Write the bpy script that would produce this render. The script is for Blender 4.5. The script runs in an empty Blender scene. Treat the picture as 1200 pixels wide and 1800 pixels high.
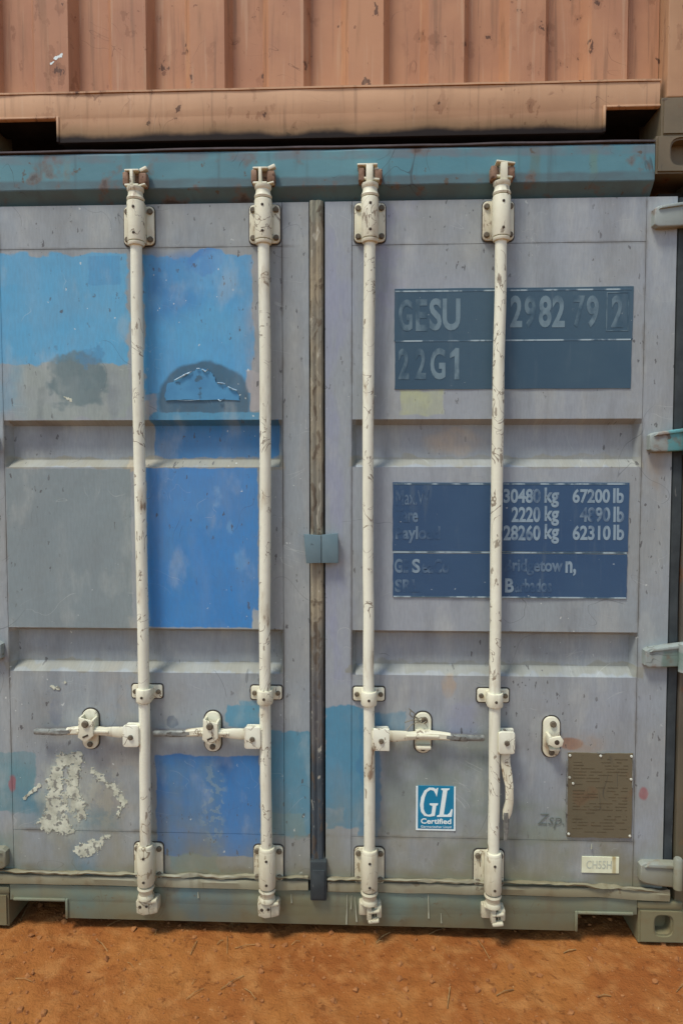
import bpy, bmesh, math, random
from mathutils import Vector, Matrix, noise
from mathutils.geometry import tessellate_polygon
R = math.radians
random.seed(7)
sc = bpy.context.scene

# ------------------------------------------------------------------ camera, sky, sun, exposure
cam_d = bpy.data.cameras.new('camera')
cam = bpy.data.objects.new('camera', cam_d)
sc.collection.objects.link(cam)
cam.location = (0.159, -2.15, 1.538)
cam.rotation_euler = (R(90 - 2.65), 0, R(2.14))
cam_d.sensor_fit = 'VERTICAL'
cam_d.sensor_height = 36
cam_d.lens = 1163 / 1800 * 36
cam_d.shift_y = -10 / 1800
cam_d.clip_start = 0.02
cam_d.clip_end = 500
sc.camera = cam

SUN_EL, SUN_AZ = 64, -44          # degrees; azimuth from the doors' normal, minus = camera left
world = bpy.data.worlds.new('World')
sc.world = world
world.use_nodes = True
wn = world.node_tree
sky = wn.nodes.new('ShaderNodeTexSky')
sky.sky_type = 'NISHITA'
sky.sun_disc = False
sky.sun_elevation = R(SUN_EL)
sky.sun_rotation = R(180 - SUN_AZ)
sky.dust_density = 1.0
sky.air_density = 1.0
sky.ozone_density = 1.0
wn.links.new(sky.outputs[0], wn.nodes['Background'].inputs[0])
wn.nodes['Background'].inputs[1].default_value = 0.13
sun_d = bpy.data.lights.new('sun', 'SUN')
sun_d.energy = 1.9
sun_d.angle = R(13)
sun_d.color = (1.0, 0.97, 0.93)
sun = bpy.data.objects.new('sun', sun_d)
sc.collection.objects.link(sun)
az = R(SUN_AZ)
to_sun = Vector((math.sin(az) * math.cos(R(SUN_EL)), -math.cos(az) * math.cos(R(SUN_EL)), math.sin(R(SUN_EL))))
sun.rotation_euler = to_sun.to_track_quat('Z', 'Y').to_euler()
sun.location = (-3, -4, 6)
sc.view_settings.view_transform = 'Standard'
sc.view_settings.look = 'None'
sc.view_settings.gamma = 1
sc.view_settings.use_curve_mapping = False
sc.view_settings.exposure = 0.68
sc.cycles.max_bounces = 4
sc.cycles.diffuse_bounces = 3
sc.cycles.glossy_bounces = 2

# ------------------------------------------------------------------ colour and node helpers
ALB = (1.0, 1.07, 0.98)                # all colours shifted towards green to offset the light's magenta cast
def lin(c):
    out = []
    for k, v in zip(ALB, c[:3]):
        v /= 255.0
        out.append(k * (v / 12.92 if v <= 0.04045 else ((v + 0.055) / 1.055) ** 2.4))
    return (*out, 1)

class NT:
    """small node-graph builder"""
    def __init__(self, name, rough=0.6, spec=0.35, metal=0.0, flat=False):
        self.flat = flat; self._xz = {}
        self.m = bpy.data.materials.new(name)
        self.m.use_nodes = True
        self.t = self.m.node_tree
        self.b = self.t.nodes['Principled BSDF']
        self.b.inputs['Roughness'].default_value = rough
        self.b.inputs['Specular IOR Level'].default_value = spec
        self.b.inputs['Metallic'].default_value = metal
        self.co = self.t.nodes.new('ShaderNodeTexCoord').outputs['Object']
        self._warp = {}; self._noise = {}; self._scale = {}
    def set(self, sock, v):
        if isinstance(v, bpy.types.NodeSocket):
            self.t.links.new(v, sock)
        else:
            sock.default_value = v
    def math(self, op, a, b=0.0, c=0.0, clamp=False):
        n = self.t.nodes.new('ShaderNodeMath'); n.operation = op; n.use_clamp = clamp
        self.set(n.inputs[0], a); self.set(n.inputs[1], b); self.set(n.inputs[2], c)
        return n.outputs[0]
    def vec(self, op, a, b=(0, 0, 0)):
        n = self.t.nodes.new('ShaderNodeVectorMath'); n.operation = op
        self.set(n.inputs[0], a); self.set(n.inputs[1], b)
        return n.outputs[0]
    def sep(self, v):
        n = self.t.nodes.new('ShaderNodeSeparateXYZ'); self.set(n.inputs[0], v)
        return n.outputs
    def scale(self, s, v=None):
        if v is None and s in self._scale: return self._scale[s]
        n = self.t.nodes.new('ShaderNodeMapping'); n.inputs['Scale'].default_value = s
        self.set(n.inputs[0], v or self.co)
        if v is None: self._scale[s] = n.outputs[0]
        return n.outputs[0]
    def noise(self, sc_, detail=3.0, vec=None, rough=0.55, color=False):
        key = (sc_, detail, id(vec) if vec is None else vec.node.name, rough, color)
        if key not in self._noise:
            self._noise[key] = self._new_noise(sc_, detail, vec, rough, color)
        return self._noise[key]
    def _new_noise(self, sc_, detail, vec, rough, color):
        n = self.t.nodes.new('ShaderNodeTexNoise'); n.inputs['Scale'].default_value = sc_
        n.inputs['Detail'].default_value = detail; n.inputs['Roughness'].default_value = rough
        v = vec or self.co
        if self.flat:                       # the sheet faces -y: two-dimensional noise is enough
            n.noise_dimensions = '2D'
            k = v.node.name + v.name
            if k not in self._xz:
                sp = self.sep(v); c = self.t.nodes.new('ShaderNodeCombineXYZ')
                self.t.links.new(sp[0], c.inputs[0]); self.t.links.new(sp[2], c.inputs[1])
                self._xz[k] = c.outputs[0]
            v = self._xz[k]
        self.set(n.inputs['Vector'], v)
        return n.outputs['Color' if color else 'Fac']
    def ramp(self, v, a, b, lo=0.0, hi=1.0):
        n = self.t.nodes.new('ShaderNodeMapRange'); n.interpolation_type = 'SMOOTHSTEP'
        self.set(n.inputs[0], v); n.inputs[1].default_value = a; n.inputs[2].default_value = b
        n.inputs[3].default_value = lo; n.inputs[4].default_value = hi
        return n.outputs[0]
    def mix(self, fac, a, b):
        n = self.t.nodes.new('ShaderNodeMix'); n.data_type = 'RGBA'
        self.set(n.inputs[0], fac); self.set(n.inputs[6], a); self.set(n.inputs[7], b)
        return n.outputs[2]
    def warp(self, amt, sc_):
        sc_ = 6.0 if sc_ < 8 else (13.0 if sc_ < 20 else 27.0)
        k = (amt, sc_)
        if k not in self._warp:
            c = self.noise(sc_, 3.0, color=True)
            if self.flat:                   # noise colour holds x, z in its first two channels
                sp = self.sep(c); cb = self.t.nodes.new('ShaderNodeCombineXYZ')
                self.t.links.new(sp[0], cb.inputs[0]); self.t.links.new(sp[1], cb.inputs[2])
                cb.inputs[1].default_value = 0.5; c = cb.outputs[0]
            d = self.vec('SUBTRACT', c, (0.5, 0.5, 0.5))
            d = self.vec('MULTIPLY', d, (amt, amt, amt))
            self._warp[k] = self.vec('ADD', self.co, d)
        return self._warp[k]
    def box(self, cx, cz, hx, hz, soft=0.006, rag=0.02, rsc=14.0):
        v = self.warp(rag, rsc)
        d = self.vec('SUBTRACT', self.vec('ABSOLUTE', self.vec('SUBTRACT', v, (cx, 0, cz))), (hx, 0, hz))
        s = self.sep(d)
        return self.ramp(self.math('MAXIMUM', s[0], s[2]), soft, -soft)
    def ell(self, cx, cz, hx, hz, soft=0.1, rag=0.02, rsc=14.0):
        v = self.warp(rag, rsc)
        d = self.vec('MULTIPLY', self.vec('SUBTRACT', v, (cx, 0, cz)), (1 / hx, 0, 1 / hz))
        n = self.t.nodes.new('ShaderNodeVectorMath'); n.operation = 'LENGTH'; self.set(n.inputs[0], d)
        return self.ramp(n.outputs['Value'], 1 + soft, 1 - soft)
    def worn(self, mask, op, nsc=9.0, lo=0.35, hi=0.6, detail=5.0, stretch=None):
        """mask times opacity, broken up by noise"""
        v = self.scale(stretch) if stretch else None
        n = self.ramp(self.noise(nsc, detail, v), lo, hi, 1 - (1 - op) * 2.2 if op < 1 else 1, 1)
        return self.math('MULTIPLY', self.math('MULTIPLY', mask, op), n, clamp=True)
    def bump(self, h, strength=0.3, dist=0.002):
        n = self.t.nodes.new('ShaderNodeBump'); n.inputs['Strength'].default_value = strength
        n.inputs['Distance'].default_value = dist; self.set(n.inputs['Height'], h)
        self.t.links.new(n.outputs[0], self.b.inputs['Normal'])
    def done(self, col, rough=None):
        self.set(self.b.inputs['Base Color'], col)
        if rough is not None: self.set(self.b.inputs['Roughness'], rough)
        return self.m

def simple(name, rgb, rgb2=None, sc_=20, rough=0.6, metal=0.0, spec=0.35, chips=None, chip_lo=0.62, chip_hi=0.66, chip_sc=60, stretch=None, bump=0.15, dirt=None):
    n = NT(name, rough, spec, metal)
    c2 = rgb2 or tuple(v * 0.85 for v in rgb)
    col = n.mix(n.ramp(n.noise(sc_, 5), 0.3, 0.7), lin(rgb), lin(c2))
    if dirt:
        col = n.mix(n.ramp(n.noise(5.0, 6), 0.45, 0.75, 0, 0.65), col, lin(dirt))
    if chips:
        cm = n.ramp(n.noise(chip_sc, 4, n.scale(stretch) if stretch else None), chip_lo, chip_hi)
        col = n.mix(cm, col, lin(chips))
    n.bump(n.noise(sc_ * 4, 5), bump, 0.002)
    return n.done(col)

# ------------------------------------------------------------------ mesh helpers
class MB:
    def __init__(self):
        self.bm = bmesh.new()
    def box(self, x0, x1, y0, y1, z0, z1, bev=0.0, seg=2, rot=None):
        r = bmesh.ops.create_cube(self.bm, size=1)
        vs = r['verts']
        for v in vs:
            v.co = Vector(((x0 + x1) / 2 + v.co.x * (x1 - x0), (y0 + y1) / 2 + v.co.y * (y1 - y0), (z0 + z1) / 2 + v.co.z * (z1 - z0)))
        if rot:
            c = Vector(((x0 + x1) / 2, (y0 + y1) / 2, (z0 + z1) / 2))
            M = Matrix.Rotation(R(rot[1]), 3, rot[0])
            for v in vs: v.co = c + M @ (v.co - c)
        if bev > 0:
            es = list({e for v in vs for e in v.link_edges})
            bmesh.ops.bevel(self.bm, geom=es, offset=bev, segments=seg, affect='EDGES', profile=0.5)
        return self
    def prism(self, pts, y0, y1, bev=0.0, seg=2):
        """polygon in (x, z) between two depths, y0 in front"""
        f = [self.bm.verts.new((p[0], y0, p[1])) for p in pts]
        b = [self.bm.verts.new((p[0], y1, p[1])) for p in pts]
        n = len(pts)
        fs = [self.bm.faces.new(f), self.bm.faces.new(b[::-1])]
        for i in range(n):
            fs.append(self.bm.faces.new((f[i], b[i], b[(i + 1) % n], f[(i + 1) % n])))
        bmesh.ops.recalc_face_normals(self.bm, faces=fs)
        if bev > 0:
            bmesh.ops.bevel(self.bm, geom=list(fs[0].edges), offset=bev, segments=seg, affect='EDGES', profile=0.5)
        return self
    def extrude_x(self, prof, x0, x1, n=1, wob=None):
        """closed profile in (y, z) swept along x; wob(x, i) -> (dy, dz)"""
        rings = []
        for k in range(n + 1):
            x = x0 + (x1 - x0) * k / n
            ring = []
            for i, (y, z) in enumerate(prof):
                dy, dz = wob(x, i) if wob else (0, 0)
                ring.append(self.bm.verts.new((x, y + dy, z + dz)))
            rings.append(ring)
        self._skin(rings)
        return self
    def extrude_z(self, prof, z0, z1, n=1, wob=None):
        rings = []
        for k in range(n + 1):
            z = z0 + (z1 - z0) * k / n
            ring = []
            for i, (x, y) in enumerate(prof):
                dx, dy = wob(z, i) if wob else (0, 0)
                ring.append(self.bm.verts.new((x + dx, y + dy, z)))
            rings.append(ring)
        self._skin(rings)
        return self
    def _skin(self, rings, cap=True):
        fs = []
        m = len(rings[0])
        for a, b in zip(rings, rings[1:]):
            for i in range(m):
                fs.append(self.bm.faces.new((a[i], a[(i + 1) % m], b[(i + 1) % m], b[i])))
        if cap:
            fs.append(self.bm.faces.new(rings[0][::-1])); fs.append(self.bm.faces.new(rings[-1]))
        bmesh.ops.recalc_face_normals(self.bm, faces=fs)
    def tube(self, pts, rad, seg=16):
        rings = []
        pts = [Vector(p) for p in pts]
        for i, p in enumerate(pts):
            d = (pts[min(i + 1, len(pts) - 1)] - pts[max(i - 1, 0)]).normalized()
            a = Vector((1, 0, 0)) if abs(d.x) < 0.9 else Vector((0, 1, 0))
            u = d.cross(a).normalized(); w = d.cross(u)
            r = rad[i] if isinstance(rad, (list, tuple)) else rad
            rings.append([self.bm.verts.new(p + (u * math.cos(2 * math.pi * k / seg) + w * math.sin(2 * math.pi * k / seg)) * r) for k in range(seg)])
        self._skin(rings)
        return self
    def lathe(self, cx, cy, prof, seg=20):
        """prof: list of (r, z) round a vertical axis"""
        rings = [[self.bm.verts.new((cx + r * math.cos(2 * math.pi * k / seg), cy + r * math.sin(2 * math.pi * k / seg), z)) for k in range(seg)] for r, z in prof]
        self._skin(rings)
        return self
    def bolt(self, x, z, r, y0, y1):
        """domed six-sided head facing -y"""
        rings = []
        for rr, y in ((r, y0), (r, y1 + (y0 - y1) * 0.3), (r * 0.7, y1)):
            rings.append([self.bm.verts.new((x + rr * math.cos(math.pi / 6 * k), y, z + rr * math.sin(math.pi / 6 * k))) for k in range(12)])
        self._skin(rings)
        return self
    def plate(self, pts, y0, y1):
        """flat concave outline with a little thickness (stickers, letters)"""
        tris = tessellate_polygon([[Vector((p[0], p[1], 0)) for p in pts]])
        f = [self.bm.verts.new((p[0], y0, p[1])) for p in pts]
        for t in tris:
            try: self.bm.faces.new([f[i] for i in t])
            except ValueError: pass
        n = len(pts)
        b = [self.bm.verts.new((p[0], y1, p[1])) for p in pts]
        for i in range(n):
            self.bm.faces.new((f[i], f[(i + 1) % n], b[(i + 1) % n], b[i]))
        bmesh.ops.recalc_face_normals(self.bm, faces=self.bm.faces[:])
        return self
    def mesh(self, name, smooth=35):
        me = bpy.data.meshes.new(name)
        self.bm.to_mesh(me); self.bm.free()
        if smooth:
            me.shade_smooth(); me.set_sharp_from_angle(angle=R(smooth))
        return me

def link(name, me, mat, parent=None, label=None):
    o = bpy.data.objects.new(name, me)
    sc.collection.objects.link(o)
    if mat and not me.materials: me.materials.append(mat)
    if parent: o.parent = parent
    if label: o['label'] = label
    return o
def put(name, mb, mat, parent=None, label=None, smooth=35):
    return link(name, mb.mesh(name, smooth), mat, parent, label)
def thing(name, label, cat, group=None):
    o = bpy.data.objects.new(name, None)
    o.empty_display_size = 0.1
    sc.collection.objects.link(o)
    o['label'] = label; o['category'] = cat
    if group: o['group'] = group
    return o

def text_mesh(s, x0, z0, x1, z1, y, bold=0.0, shear=0.0):
    """lettering fitted to a rectangle on a plane facing -y"""
    cu = bpy.data.curves.new('t', 'FONT')
    cu.body = s; cu.size = 1; cu.offset = bold; cu.shear = shear; cu.extrude = 0.002; cu.resolution_u = 4
    ob = bpy.data.objects.new('t', cu)
    sc.collection.objects.link(ob)
    dg = bpy.context.evaluated_depsgraph_get()
    me = bpy.data.meshes.new_from_object(ob.evaluated_get(dg))
    bpy.data.objects.remove(ob); bpy.data.curves.remove(cu)
    xs = [v.co.x for v in me.vertices]; ys = [v.co.y for v in me.vertices]
    ax, bx, ay, by = min(xs), max(xs), min(ys), max(ys)
    for v in me.vertices:
        v.co = ((v.co.x - ax) / (bx - ax) * (x1 - x0) + x0, y - (v.co.z + 0.002) * 0.1, (v.co.y - ay) / (by - ay) * (z1 - z0) + z0)
    return me
def ctext(s, b, y, **k):
    cx, cz, hx, hz = b
    return text_mesh(s, cx - hx, cz - hz, cx + hx, cz + hz, y, **k)

# ------------------------------------------------------------------ materials
GREY = (150, 152, 156)

def mottle(n, col, amt=1.0):
    """streaks and blotches of age in the paint"""
    st = n.noise(4.0, 7, n.scale((2.6, 1, 0.45)))
    col = n.mix(n.ramp(st, 0.50, 0.72, 0, 0.28 * amt), col, lin((108, 107, 110)))
    st2 = n.noise(3.0, 7, n.scale((3.0, 1, 0.6)))
    col = n.mix(n.ramp(st2, 0.52, 0.74, 0, 0.30 * amt), col, lin((176, 172, 166)))
    bl = n.noise(2.3, 7)
    return n.mix(n.ramp(bl, 0.46, 0.66, 0, 0.38 * amt), col, lin((138, 134, 128)))

def grime(n, col):
    """chips, flecks and fine scratches over every coat"""
    ch = n.noise(34.0, 3, n.scale((1.6, 1, 0.7)))
    area = n.ramp(n.noise(2.3, 7), 0.44, 0.58)
    col = n.mix(n.math('MULTIPLY', n.ramp(ch, 0.70, 0.72, 0, 0.8), area), col, lin((80, 76, 76)))
    fl = n.noise(46.0, 2)
    col = n.mix(n.math('MULTIPLY', n.ramp(fl, 0.775, 0.79, 0, 0.7), n.ramp(n.noise(1.6, 4), 0.48, 0.6)), col, lin((212, 210, 204)))
    rub = n.noise(9.0, 6, n.scale((1, 1, 0.5)))
    col = n.mix(n.ramp(rub, 0.55, 0.75, 0, 0.22), col, lin((190, 186, 178)))
    fine = n.noise(60.0, 4, n.scale((2.5, 1, 0.5)))
    col = n.mix(n.ramp(fine, 0.3, 0.7, 0.0, 0.12), col, lin((92, 92, 92)))
    v = n.vec('ADD', n.scale((1, 1, 0.3)), n.vec('MULTIPLY', n.noise(1.3, 2, color=True), (1.5, 0, 1.5)))
    s = n.noise(3.0, 1.5, v)
    line = n.ramp(n.math('ABSOLUTE', n.math('SUBTRACT', s, 0.5)), 0.0022, 0.0008)
    gate = n.ramp(n.noise(4.0, 2), 0.54, 0.60)
    col = n.mix(n.math('MULTIPLY', n.math('MULTIPLY', line, gate), 0.4), col, lin((66, 66, 70)))
    s2 = n.noise(6.0, 2.0, n.vec('ADD', n.scale((0.5, 1, 1)), n.vec('MULTIPLY', n.noise(1.3, 2, color=True), (1.2, 0, 0.9))))
    line2 = n.ramp(n.math('ABSOLUTE', n.math('SUBTRACT', s2, 0.5)), 0.003, 0.0012)
    gate2 = n.ramp(n.noise(5.0, 3, n.scale((1, 1, 1.3))), 0.56, 0.62)
    return n.mix(n.math('MULTIPLY', n.math('MULTIPLY', line2, gate2), 0.22), col, lin((206, 204, 198)))

def dust(n, col, z0=0.50, z1=0.05, amt=0.8, rgb=(126, 118, 92)):
    """dry earth splashed up from the ground"""
    z = n.sep(n.co)[2]
    m = n.ramp(n.math('ADD', z, n.math('MULTIPLY', n.math('SUBTRACT', n.noise(6.0, 6, n.scale((1, 1, 0.5))), 0.5), 0.55)), z0, z1, 0, amt)
    return n.mix(m, col, lin(rgb))

def paint_patches(n, col, patches):
    for p in patches:
        kind, b, rgb, op = p[0], p[1:5], p[5], p[6]
        kw = p[7] if len(p) > 7 else {}
        geo = {k: v for k, v in kw.items() if k in ('soft', 'rag', 'rsc')}
        w = {k: v for k, v in kw.items() if k in ('nsc', 'lo', 'hi', 'stretch', 'detail')}
        mask = (n.box if kind == 'b' else n.ell)(*b, **geo)
        col = n.mix(n.worn(mask, op, **w), col, lin(rgb))
    return col

def door_paint(name, patches, shade=GREY):
    n = NT(name, 0.55, 0.35, flat=True)
    col = n.mix(n.ramp(n.noise(1.6, 4), 0.3, 0.7), lin(shade), lin((143, 146, 149)))
    col = mottle(n, col, 1.0)
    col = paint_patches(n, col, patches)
    col = mottle(n, col, 0.28)
    col = grime(n, col)
    col = dust(n, col)
    h = n.math('ADD', n.noise(5.0, 3), n.math('MULTIPLY', n.noise(70.0, 4), 0.12))
    n.bump(h, 0.35, 0.006)
    return n.done(col, n.ramp(n.noise(12.0, 4), 0.3, 0.7, 0.42, 0.68))

CRISP = dict(soft=0.0025, rag=0.012, rsc=24.0)
ROUGH = dict(soft=0.004, rag=0.05, rsc=9.0)
SOFT = dict(soft=0.03, rag=0.06, rsc=6.0)

left_patches = [
    ('b', 0, 0.3388, 1.04, 0.006, (92, 76, 58), 0.6, dict(soft=0.006, rag=0.012, rsc=24.0, nsc=6.0)),
    ('b', 0, 2.2732, 1.04, 0.004, (96, 88, 80), 0.5, dict(soft=0.005, rag=0.008, rsc=24.0, nsc=6.0)),
    ('b', -1.0352, 1.2, 0.004, 1.2, (98, 86, 72), 0.55, dict(soft=0.005, rag=0.008, rsc=24.0, nsc=6.0)),
    ('b', -0.1118, 1.2, 0.004, 1.2, (98, 88, 78), 0.5, dict(soft=0.005, rag=0.008, rsc=24.0, nsc=6.0)),
    ('b', 0, 0.205, 1.2, 0.016, (104, 84, 58), 0.7, dict(soft=0.014, rag=0.03, rsc=14.0, nsc=6.0)),
    # upper pair of touched-up squares
    ('b', -0.883, 2.079, 0.267, 0.176, (88, 156, 194), 0.97, ROUGH),
    ('b', -1.046, 2.210, 0.103, 0.049, (96, 155, 190), 0.95, ROUGH),
    ('b', -0.691, 2.204, 0.052, 0.046, (82, 145, 186), 0.95, CRISP),
    ('b', -0.810, 1.814, 0.196, 0.090, (146, 152, 146), 0.8, ROUGH),
    ('b', -1.065, 1.819, 0.093, 0.093, (120, 152, 170), 0.7, SOFT),
    ('e', -0.786, 1.848, 0.100, 0.090, (96, 114, 118), 0.9, dict(soft=0.12, rag=0.12, rsc=13.0, nsc=12.0)),
    ('e', -0.740, 1.923, 0.049, 0.028, (72, 126, 164), 0.55, dict(soft=0.2, rag=0.08, rsc=27.0)),
    ('b', -0.907, 1.773, 0.013, 0.055, (118, 124, 124), 0.6, dict(soft=0.008, rag=0.04, rsc=13.0)),
    ('b', -0.893, 1.669, 0.034, 0.045, (112, 114, 118), 0.55, dict(soft=0.01, rag=0.06, rsc=13.0)),
    ('b', -0.845, 1.658, 0.016, 0.052, (118, 122, 122), 0.6, dict(soft=0.006, rag=0.05, rsc=13.0)),
    ('e', -0.661, 1.800, 0.024, 0.074, (120, 124, 132), 0.6, dict(soft=0.3, rag=0.05, rsc=8.0)),
    ('b', -0.384, 2.017, 0.178, 0.228, (78, 148, 194), 0.98, ROUGH),
    ('b', -0.463, 2.147, 0.081, 0.101, (66, 124, 178), 0.75, SOFT),
    ('e', -0.355, 1.992, 0.120, 0.093, (92, 158, 196), 0.7, dict(soft=0.4, rag=0.06, rsc=6.0)),
    ('e', -0.362, 2.229, 0.064, 0.038, (68, 126, 184), 0.95, dict(soft=0.08, rag=0.05, rsc=12.0)),
    ('e', -0.335, 2.196, 0.073, 0.050, (106, 160, 200), 0.7, dict(soft=0.3, rag=0.08, rsc=18.0)),
    ('b', -0.197, 1.811, 0.035, 0.061, (168, 158, 158), 0.95, ROUGH),
    ('b', -0.188, 2.062, 0.026, 0.200, (166, 158, 160), 0.6, SOFT),
    ('b', -0.384, 1.760, 0.166, 0.048, (80, 134, 168), 0.95, CRISP),
    ('b', -0.542, 1.777, 0.019, 0.031, (164, 156, 154), 0.8, ROUGH),
    ('e', -0.368, 1.784, 0.150, 0.124, (62, 92, 112), 0.96, dict(soft=0.05, rag=0.022, rsc=12.0)),
    ('b', -0.364, 1.728, 0.176, 0.016, (80, 140, 172), 0.95, CRISP),
    # pressed channel
    ('b', -0.336, 1.657, 0.209, 0.063, (58, 120, 172), 0.98, CRISP),
    ('b', -0.925, 1.655, 0.085, 0.059, (134, 134, 140), 0.5, SOFT),
    ('b', -0.572, 1.581, 0.465, 0.017, (146, 138, 122), 0.85, ROUGH),  # worn primer on the ramp, coloured darker to offset the skylight on it
    ('b', -0.581, 0.899, 0.472, 0.012, (140, 134, 120), 0.8, ROUGH),  # lower ramp toned down in colour against its bright skylight
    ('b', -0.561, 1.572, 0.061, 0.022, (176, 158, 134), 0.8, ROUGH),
    # lower pair
    ('b', -0.823, 1.296, 0.209, 0.264, (128, 136, 138), 0.96, CRISP),
    ('b', -0.378, 1.300, 0.184, 0.263, (58, 125, 186), 0.99, CRISP),
    ('e', -0.427, 1.277, 0.092, 0.217, (78, 132, 180), 0.5, dict(soft=0.5, rag=0.08, rsc=4.0)),
    ('e', -0.328, 1.468, 0.018, 0.030, (140, 176, 206), 0.5, dict(soft=0.35, rag=0.03, rsc=24.0)),
    ('e', -0.284, 1.368, 0.015, 0.023, (120, 164, 200), 0.4, dict(soft=0.35, rag=0.03, rsc=24.0)),
    ('e', -0.253, 1.256, 0.021, 0.035, (116, 160, 198), 0.35, dict(soft=0.35, rag=0.03, rsc=24.0)),
    ('b', -0.190, 1.062, 0.024, 0.034, (176, 170, 160), 0.9, ROUGH),
    ('b', -0.595, 1.061, 0.035, 0.036, (176, 170, 160), 0.55, ROUGH),
    # bottom of the leaf
    ('b', -0.241, 0.738, 0.059, 0.042, (86, 140, 164), 0.92, ROUGH),
    ('b', -0.079, 0.518, 0.093, 0.174, (76, 132, 154), 0.93, ROUGH),
    ('b', -0.222, 0.776, 0.040, 0.019, (86, 140, 164), 0.8, ROUGH),
    ('b', -0.102, 0.372, 0.067, 0.037, (112, 140, 140), 0.6, ROUGH),
    ('b', -0.367, 0.434, 0.175, 0.172, (58, 116, 172), 0.98, dict(soft=0.003, rag=0.025, rsc=14.0)),
    ('b', -0.429, 0.434, 0.106, 0.163, (80, 118, 152), 0.7, dict(soft=0.02, rag=0.04, rsc=10.0, nsc=14.0)),
    ('e', -0.350, 0.436, 0.037, 0.165, (140, 154, 152), 0.4, dict(soft=0.4, rag=0.05, rsc=26.0, nsc=40.0, lo=0.5, hi=0.56)),
    ('b', -0.416, 0.237, 0.081, 0.030, (94, 138, 148), 0.75, ROUGH),
    ('b', -1.072, 0.508, 0.121, 0.103, (92, 132, 140), 0.85, ROUGH),
    ('b', -0.963, 0.415, 0.057, 0.058, (88, 126, 142), 0.75, SOFT),
    ('b', -0.750, 0.378, 0.079, 0.039, (92, 126, 140), 0.8, SOFT),
    ('b', -0.800, 0.245, 0.049, 0.073, (88, 122, 140), 0.7, SOFT),
    ('b', -1.108, 0.254, 0.093, 0.078, (96, 122, 124), 0.7, SOFT),
    ('e', -0.879, 0.744, 0.020, 0.047, (118, 122, 134), 0.8, dict(soft=0.15, rag=0.03, rsc=24.0)),
    ('e', -0.484, 0.717, 0.019, 0.021, (86, 96, 112), 0.85, dict(soft=0.12, rag=0.02, rsc=34.0)),
    ('e', -0.849, 0.456, 0.090, 0.146, (178, 178, 164), 0.75, dict(soft=0.35, rag=0.09, rsc=14.0, nsc=26.0, lo=0.42, hi=0.54)),
    ('e', -0.709, 0.463, 0.074, 0.101, (168, 164, 150), 0.6, dict(soft=0.4, rag=0.09, rsc=14.0, nsc=26.0, lo=0.44, hi=0.56)),
    ('e', -1.035, 0.498, 0.011, 0.029, (150, 84, 88), 0.8, dict(soft=0.3, rag=0.02, rsc=30.0)),
    ('e', -0.651, 0.623, 0.077, 0.320, (160, 146, 132), 0.35, dict(soft=0.6, rag=0.08, rsc=5.0)),
]
right_patches = [
    ('b', 0, 0.3388, 1.04, 0.006, (92, 76, 58), 0.6, dict(soft=0.006, rag=0.012, rsc=24.0, nsc=6.0)),
    ('b', 0, 2.2732, 1.04, 0.004, (96, 88, 80), 0.5, dict(soft=0.005, rag=0.008, rsc=24.0, nsc=6.0)),
    ('b', 1.0352, 1.2, 0.004, 1.2, (98, 86, 72), 0.55, dict(soft=0.005, rag=0.008, rsc=24.0, nsc=6.0)),
    ('b', 0.1118, 1.2, 0.004, 1.2, (98, 88, 78), 0.5, dict(soft=0.005, rag=0.008, rsc=24.0, nsc=6.0)),
    ('b', 0, 0.205, 1.2, 0.016, (104, 84, 58), 0.7, dict(soft=0.014, rag=0.03, rsc=14.0, nsc=6.0)),
    ('b', 0.062, 1.594, 0.039, 0.737, (140, 140, 164), 0.55, dict(soft=0.03, rag=0.06, rsc=4.0, stretch=(2, 1, 0.4))),
    ('b', 0.224, 2.220, 0.073, 0.180, (146, 143, 166), 0.5, SOFT),
    ('b', 0.334, 1.772, 0.068, 0.040, (176, 176, 134), 0.8, dict(soft=0.004, rag=0.03, rsc=14.0)),
    ('e', 0.450, 1.649, 0.087, 0.038, (178, 158, 140), 0.75, dict(soft=0.4, rag=0.05, rsc=10.0)),
    ('b', 0.572, 1.584, 0.471, 0.017, (146, 140, 128), 0.8, ROUGH),  # tan on the upward ramp, dulls its skylight through the colour
    ('b', 0.579, 0.904, 0.478, 0.014, (136, 132, 120), 0.8, ROUGH),  # lower ramp, same tan tone to hold back the skylight
    ('b', 0.088, 0.570, 0.066, 0.207, (76, 130, 156), 0.95, ROUGH),
    ('b', 0.171, 0.551, 0.036, 0.211, (74, 124, 156), 0.9, ROUGH),
    ('b', 0.232, 0.711, 0.050, 0.042, (86, 134, 156), 0.85, ROUGH),
    ('b', 0.056, 0.403, 0.034, 0.030, (150, 154, 158), 0.6, ROUGH),
    ('b', 0.385, 0.522, 0.179, 0.166, (128, 134, 124), 0.7, SOFT),
    ('b', 0.719, 0.328, 0.115, 0.132, (124, 130, 116), 0.7, SOFT),
    ('b', 0.491, 0.262, 0.092, 0.072, (122, 130, 120), 0.6, SOFT),
    ('b', 0.986, 0.269, 0.066, 0.068, (112, 104, 84), 0.7, SOFT),
    ('b', 0.479, 0.738, 0.046, 0.066, (136, 136, 158), 0.6, SOFT),
    ('e', 0.429, 0.850, 0.023, 0.037, (172, 146, 122), 0.7, dict(soft=0.25, rag=0.02, rsc=20.0)),
    ('e', 0.830, 0.664, 0.037, 0.020, (138, 92, 66), 0.92, dict(soft=0.18, rag=0.012, rsc=30.0)),
    ('e', 0.855, 0.655, 0.079, 0.044, (160, 134, 112), 0.55, dict(soft=0.4, rag=0.03, rsc=14.0)),
    ('e', 1.064, 0.501, 0.015, 0.021, (146, 86, 88), 0.9, dict(soft=0.25, rag=0.008, rsc=30.0)),
    ('b', 1.087, 1.541, 0.017, 0.064, (150, 122, 92), 0.6, SOFT),
]
M = {}
M['door_left'] = door_paint('door_paint_blue_touch_up', left_patches)
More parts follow.
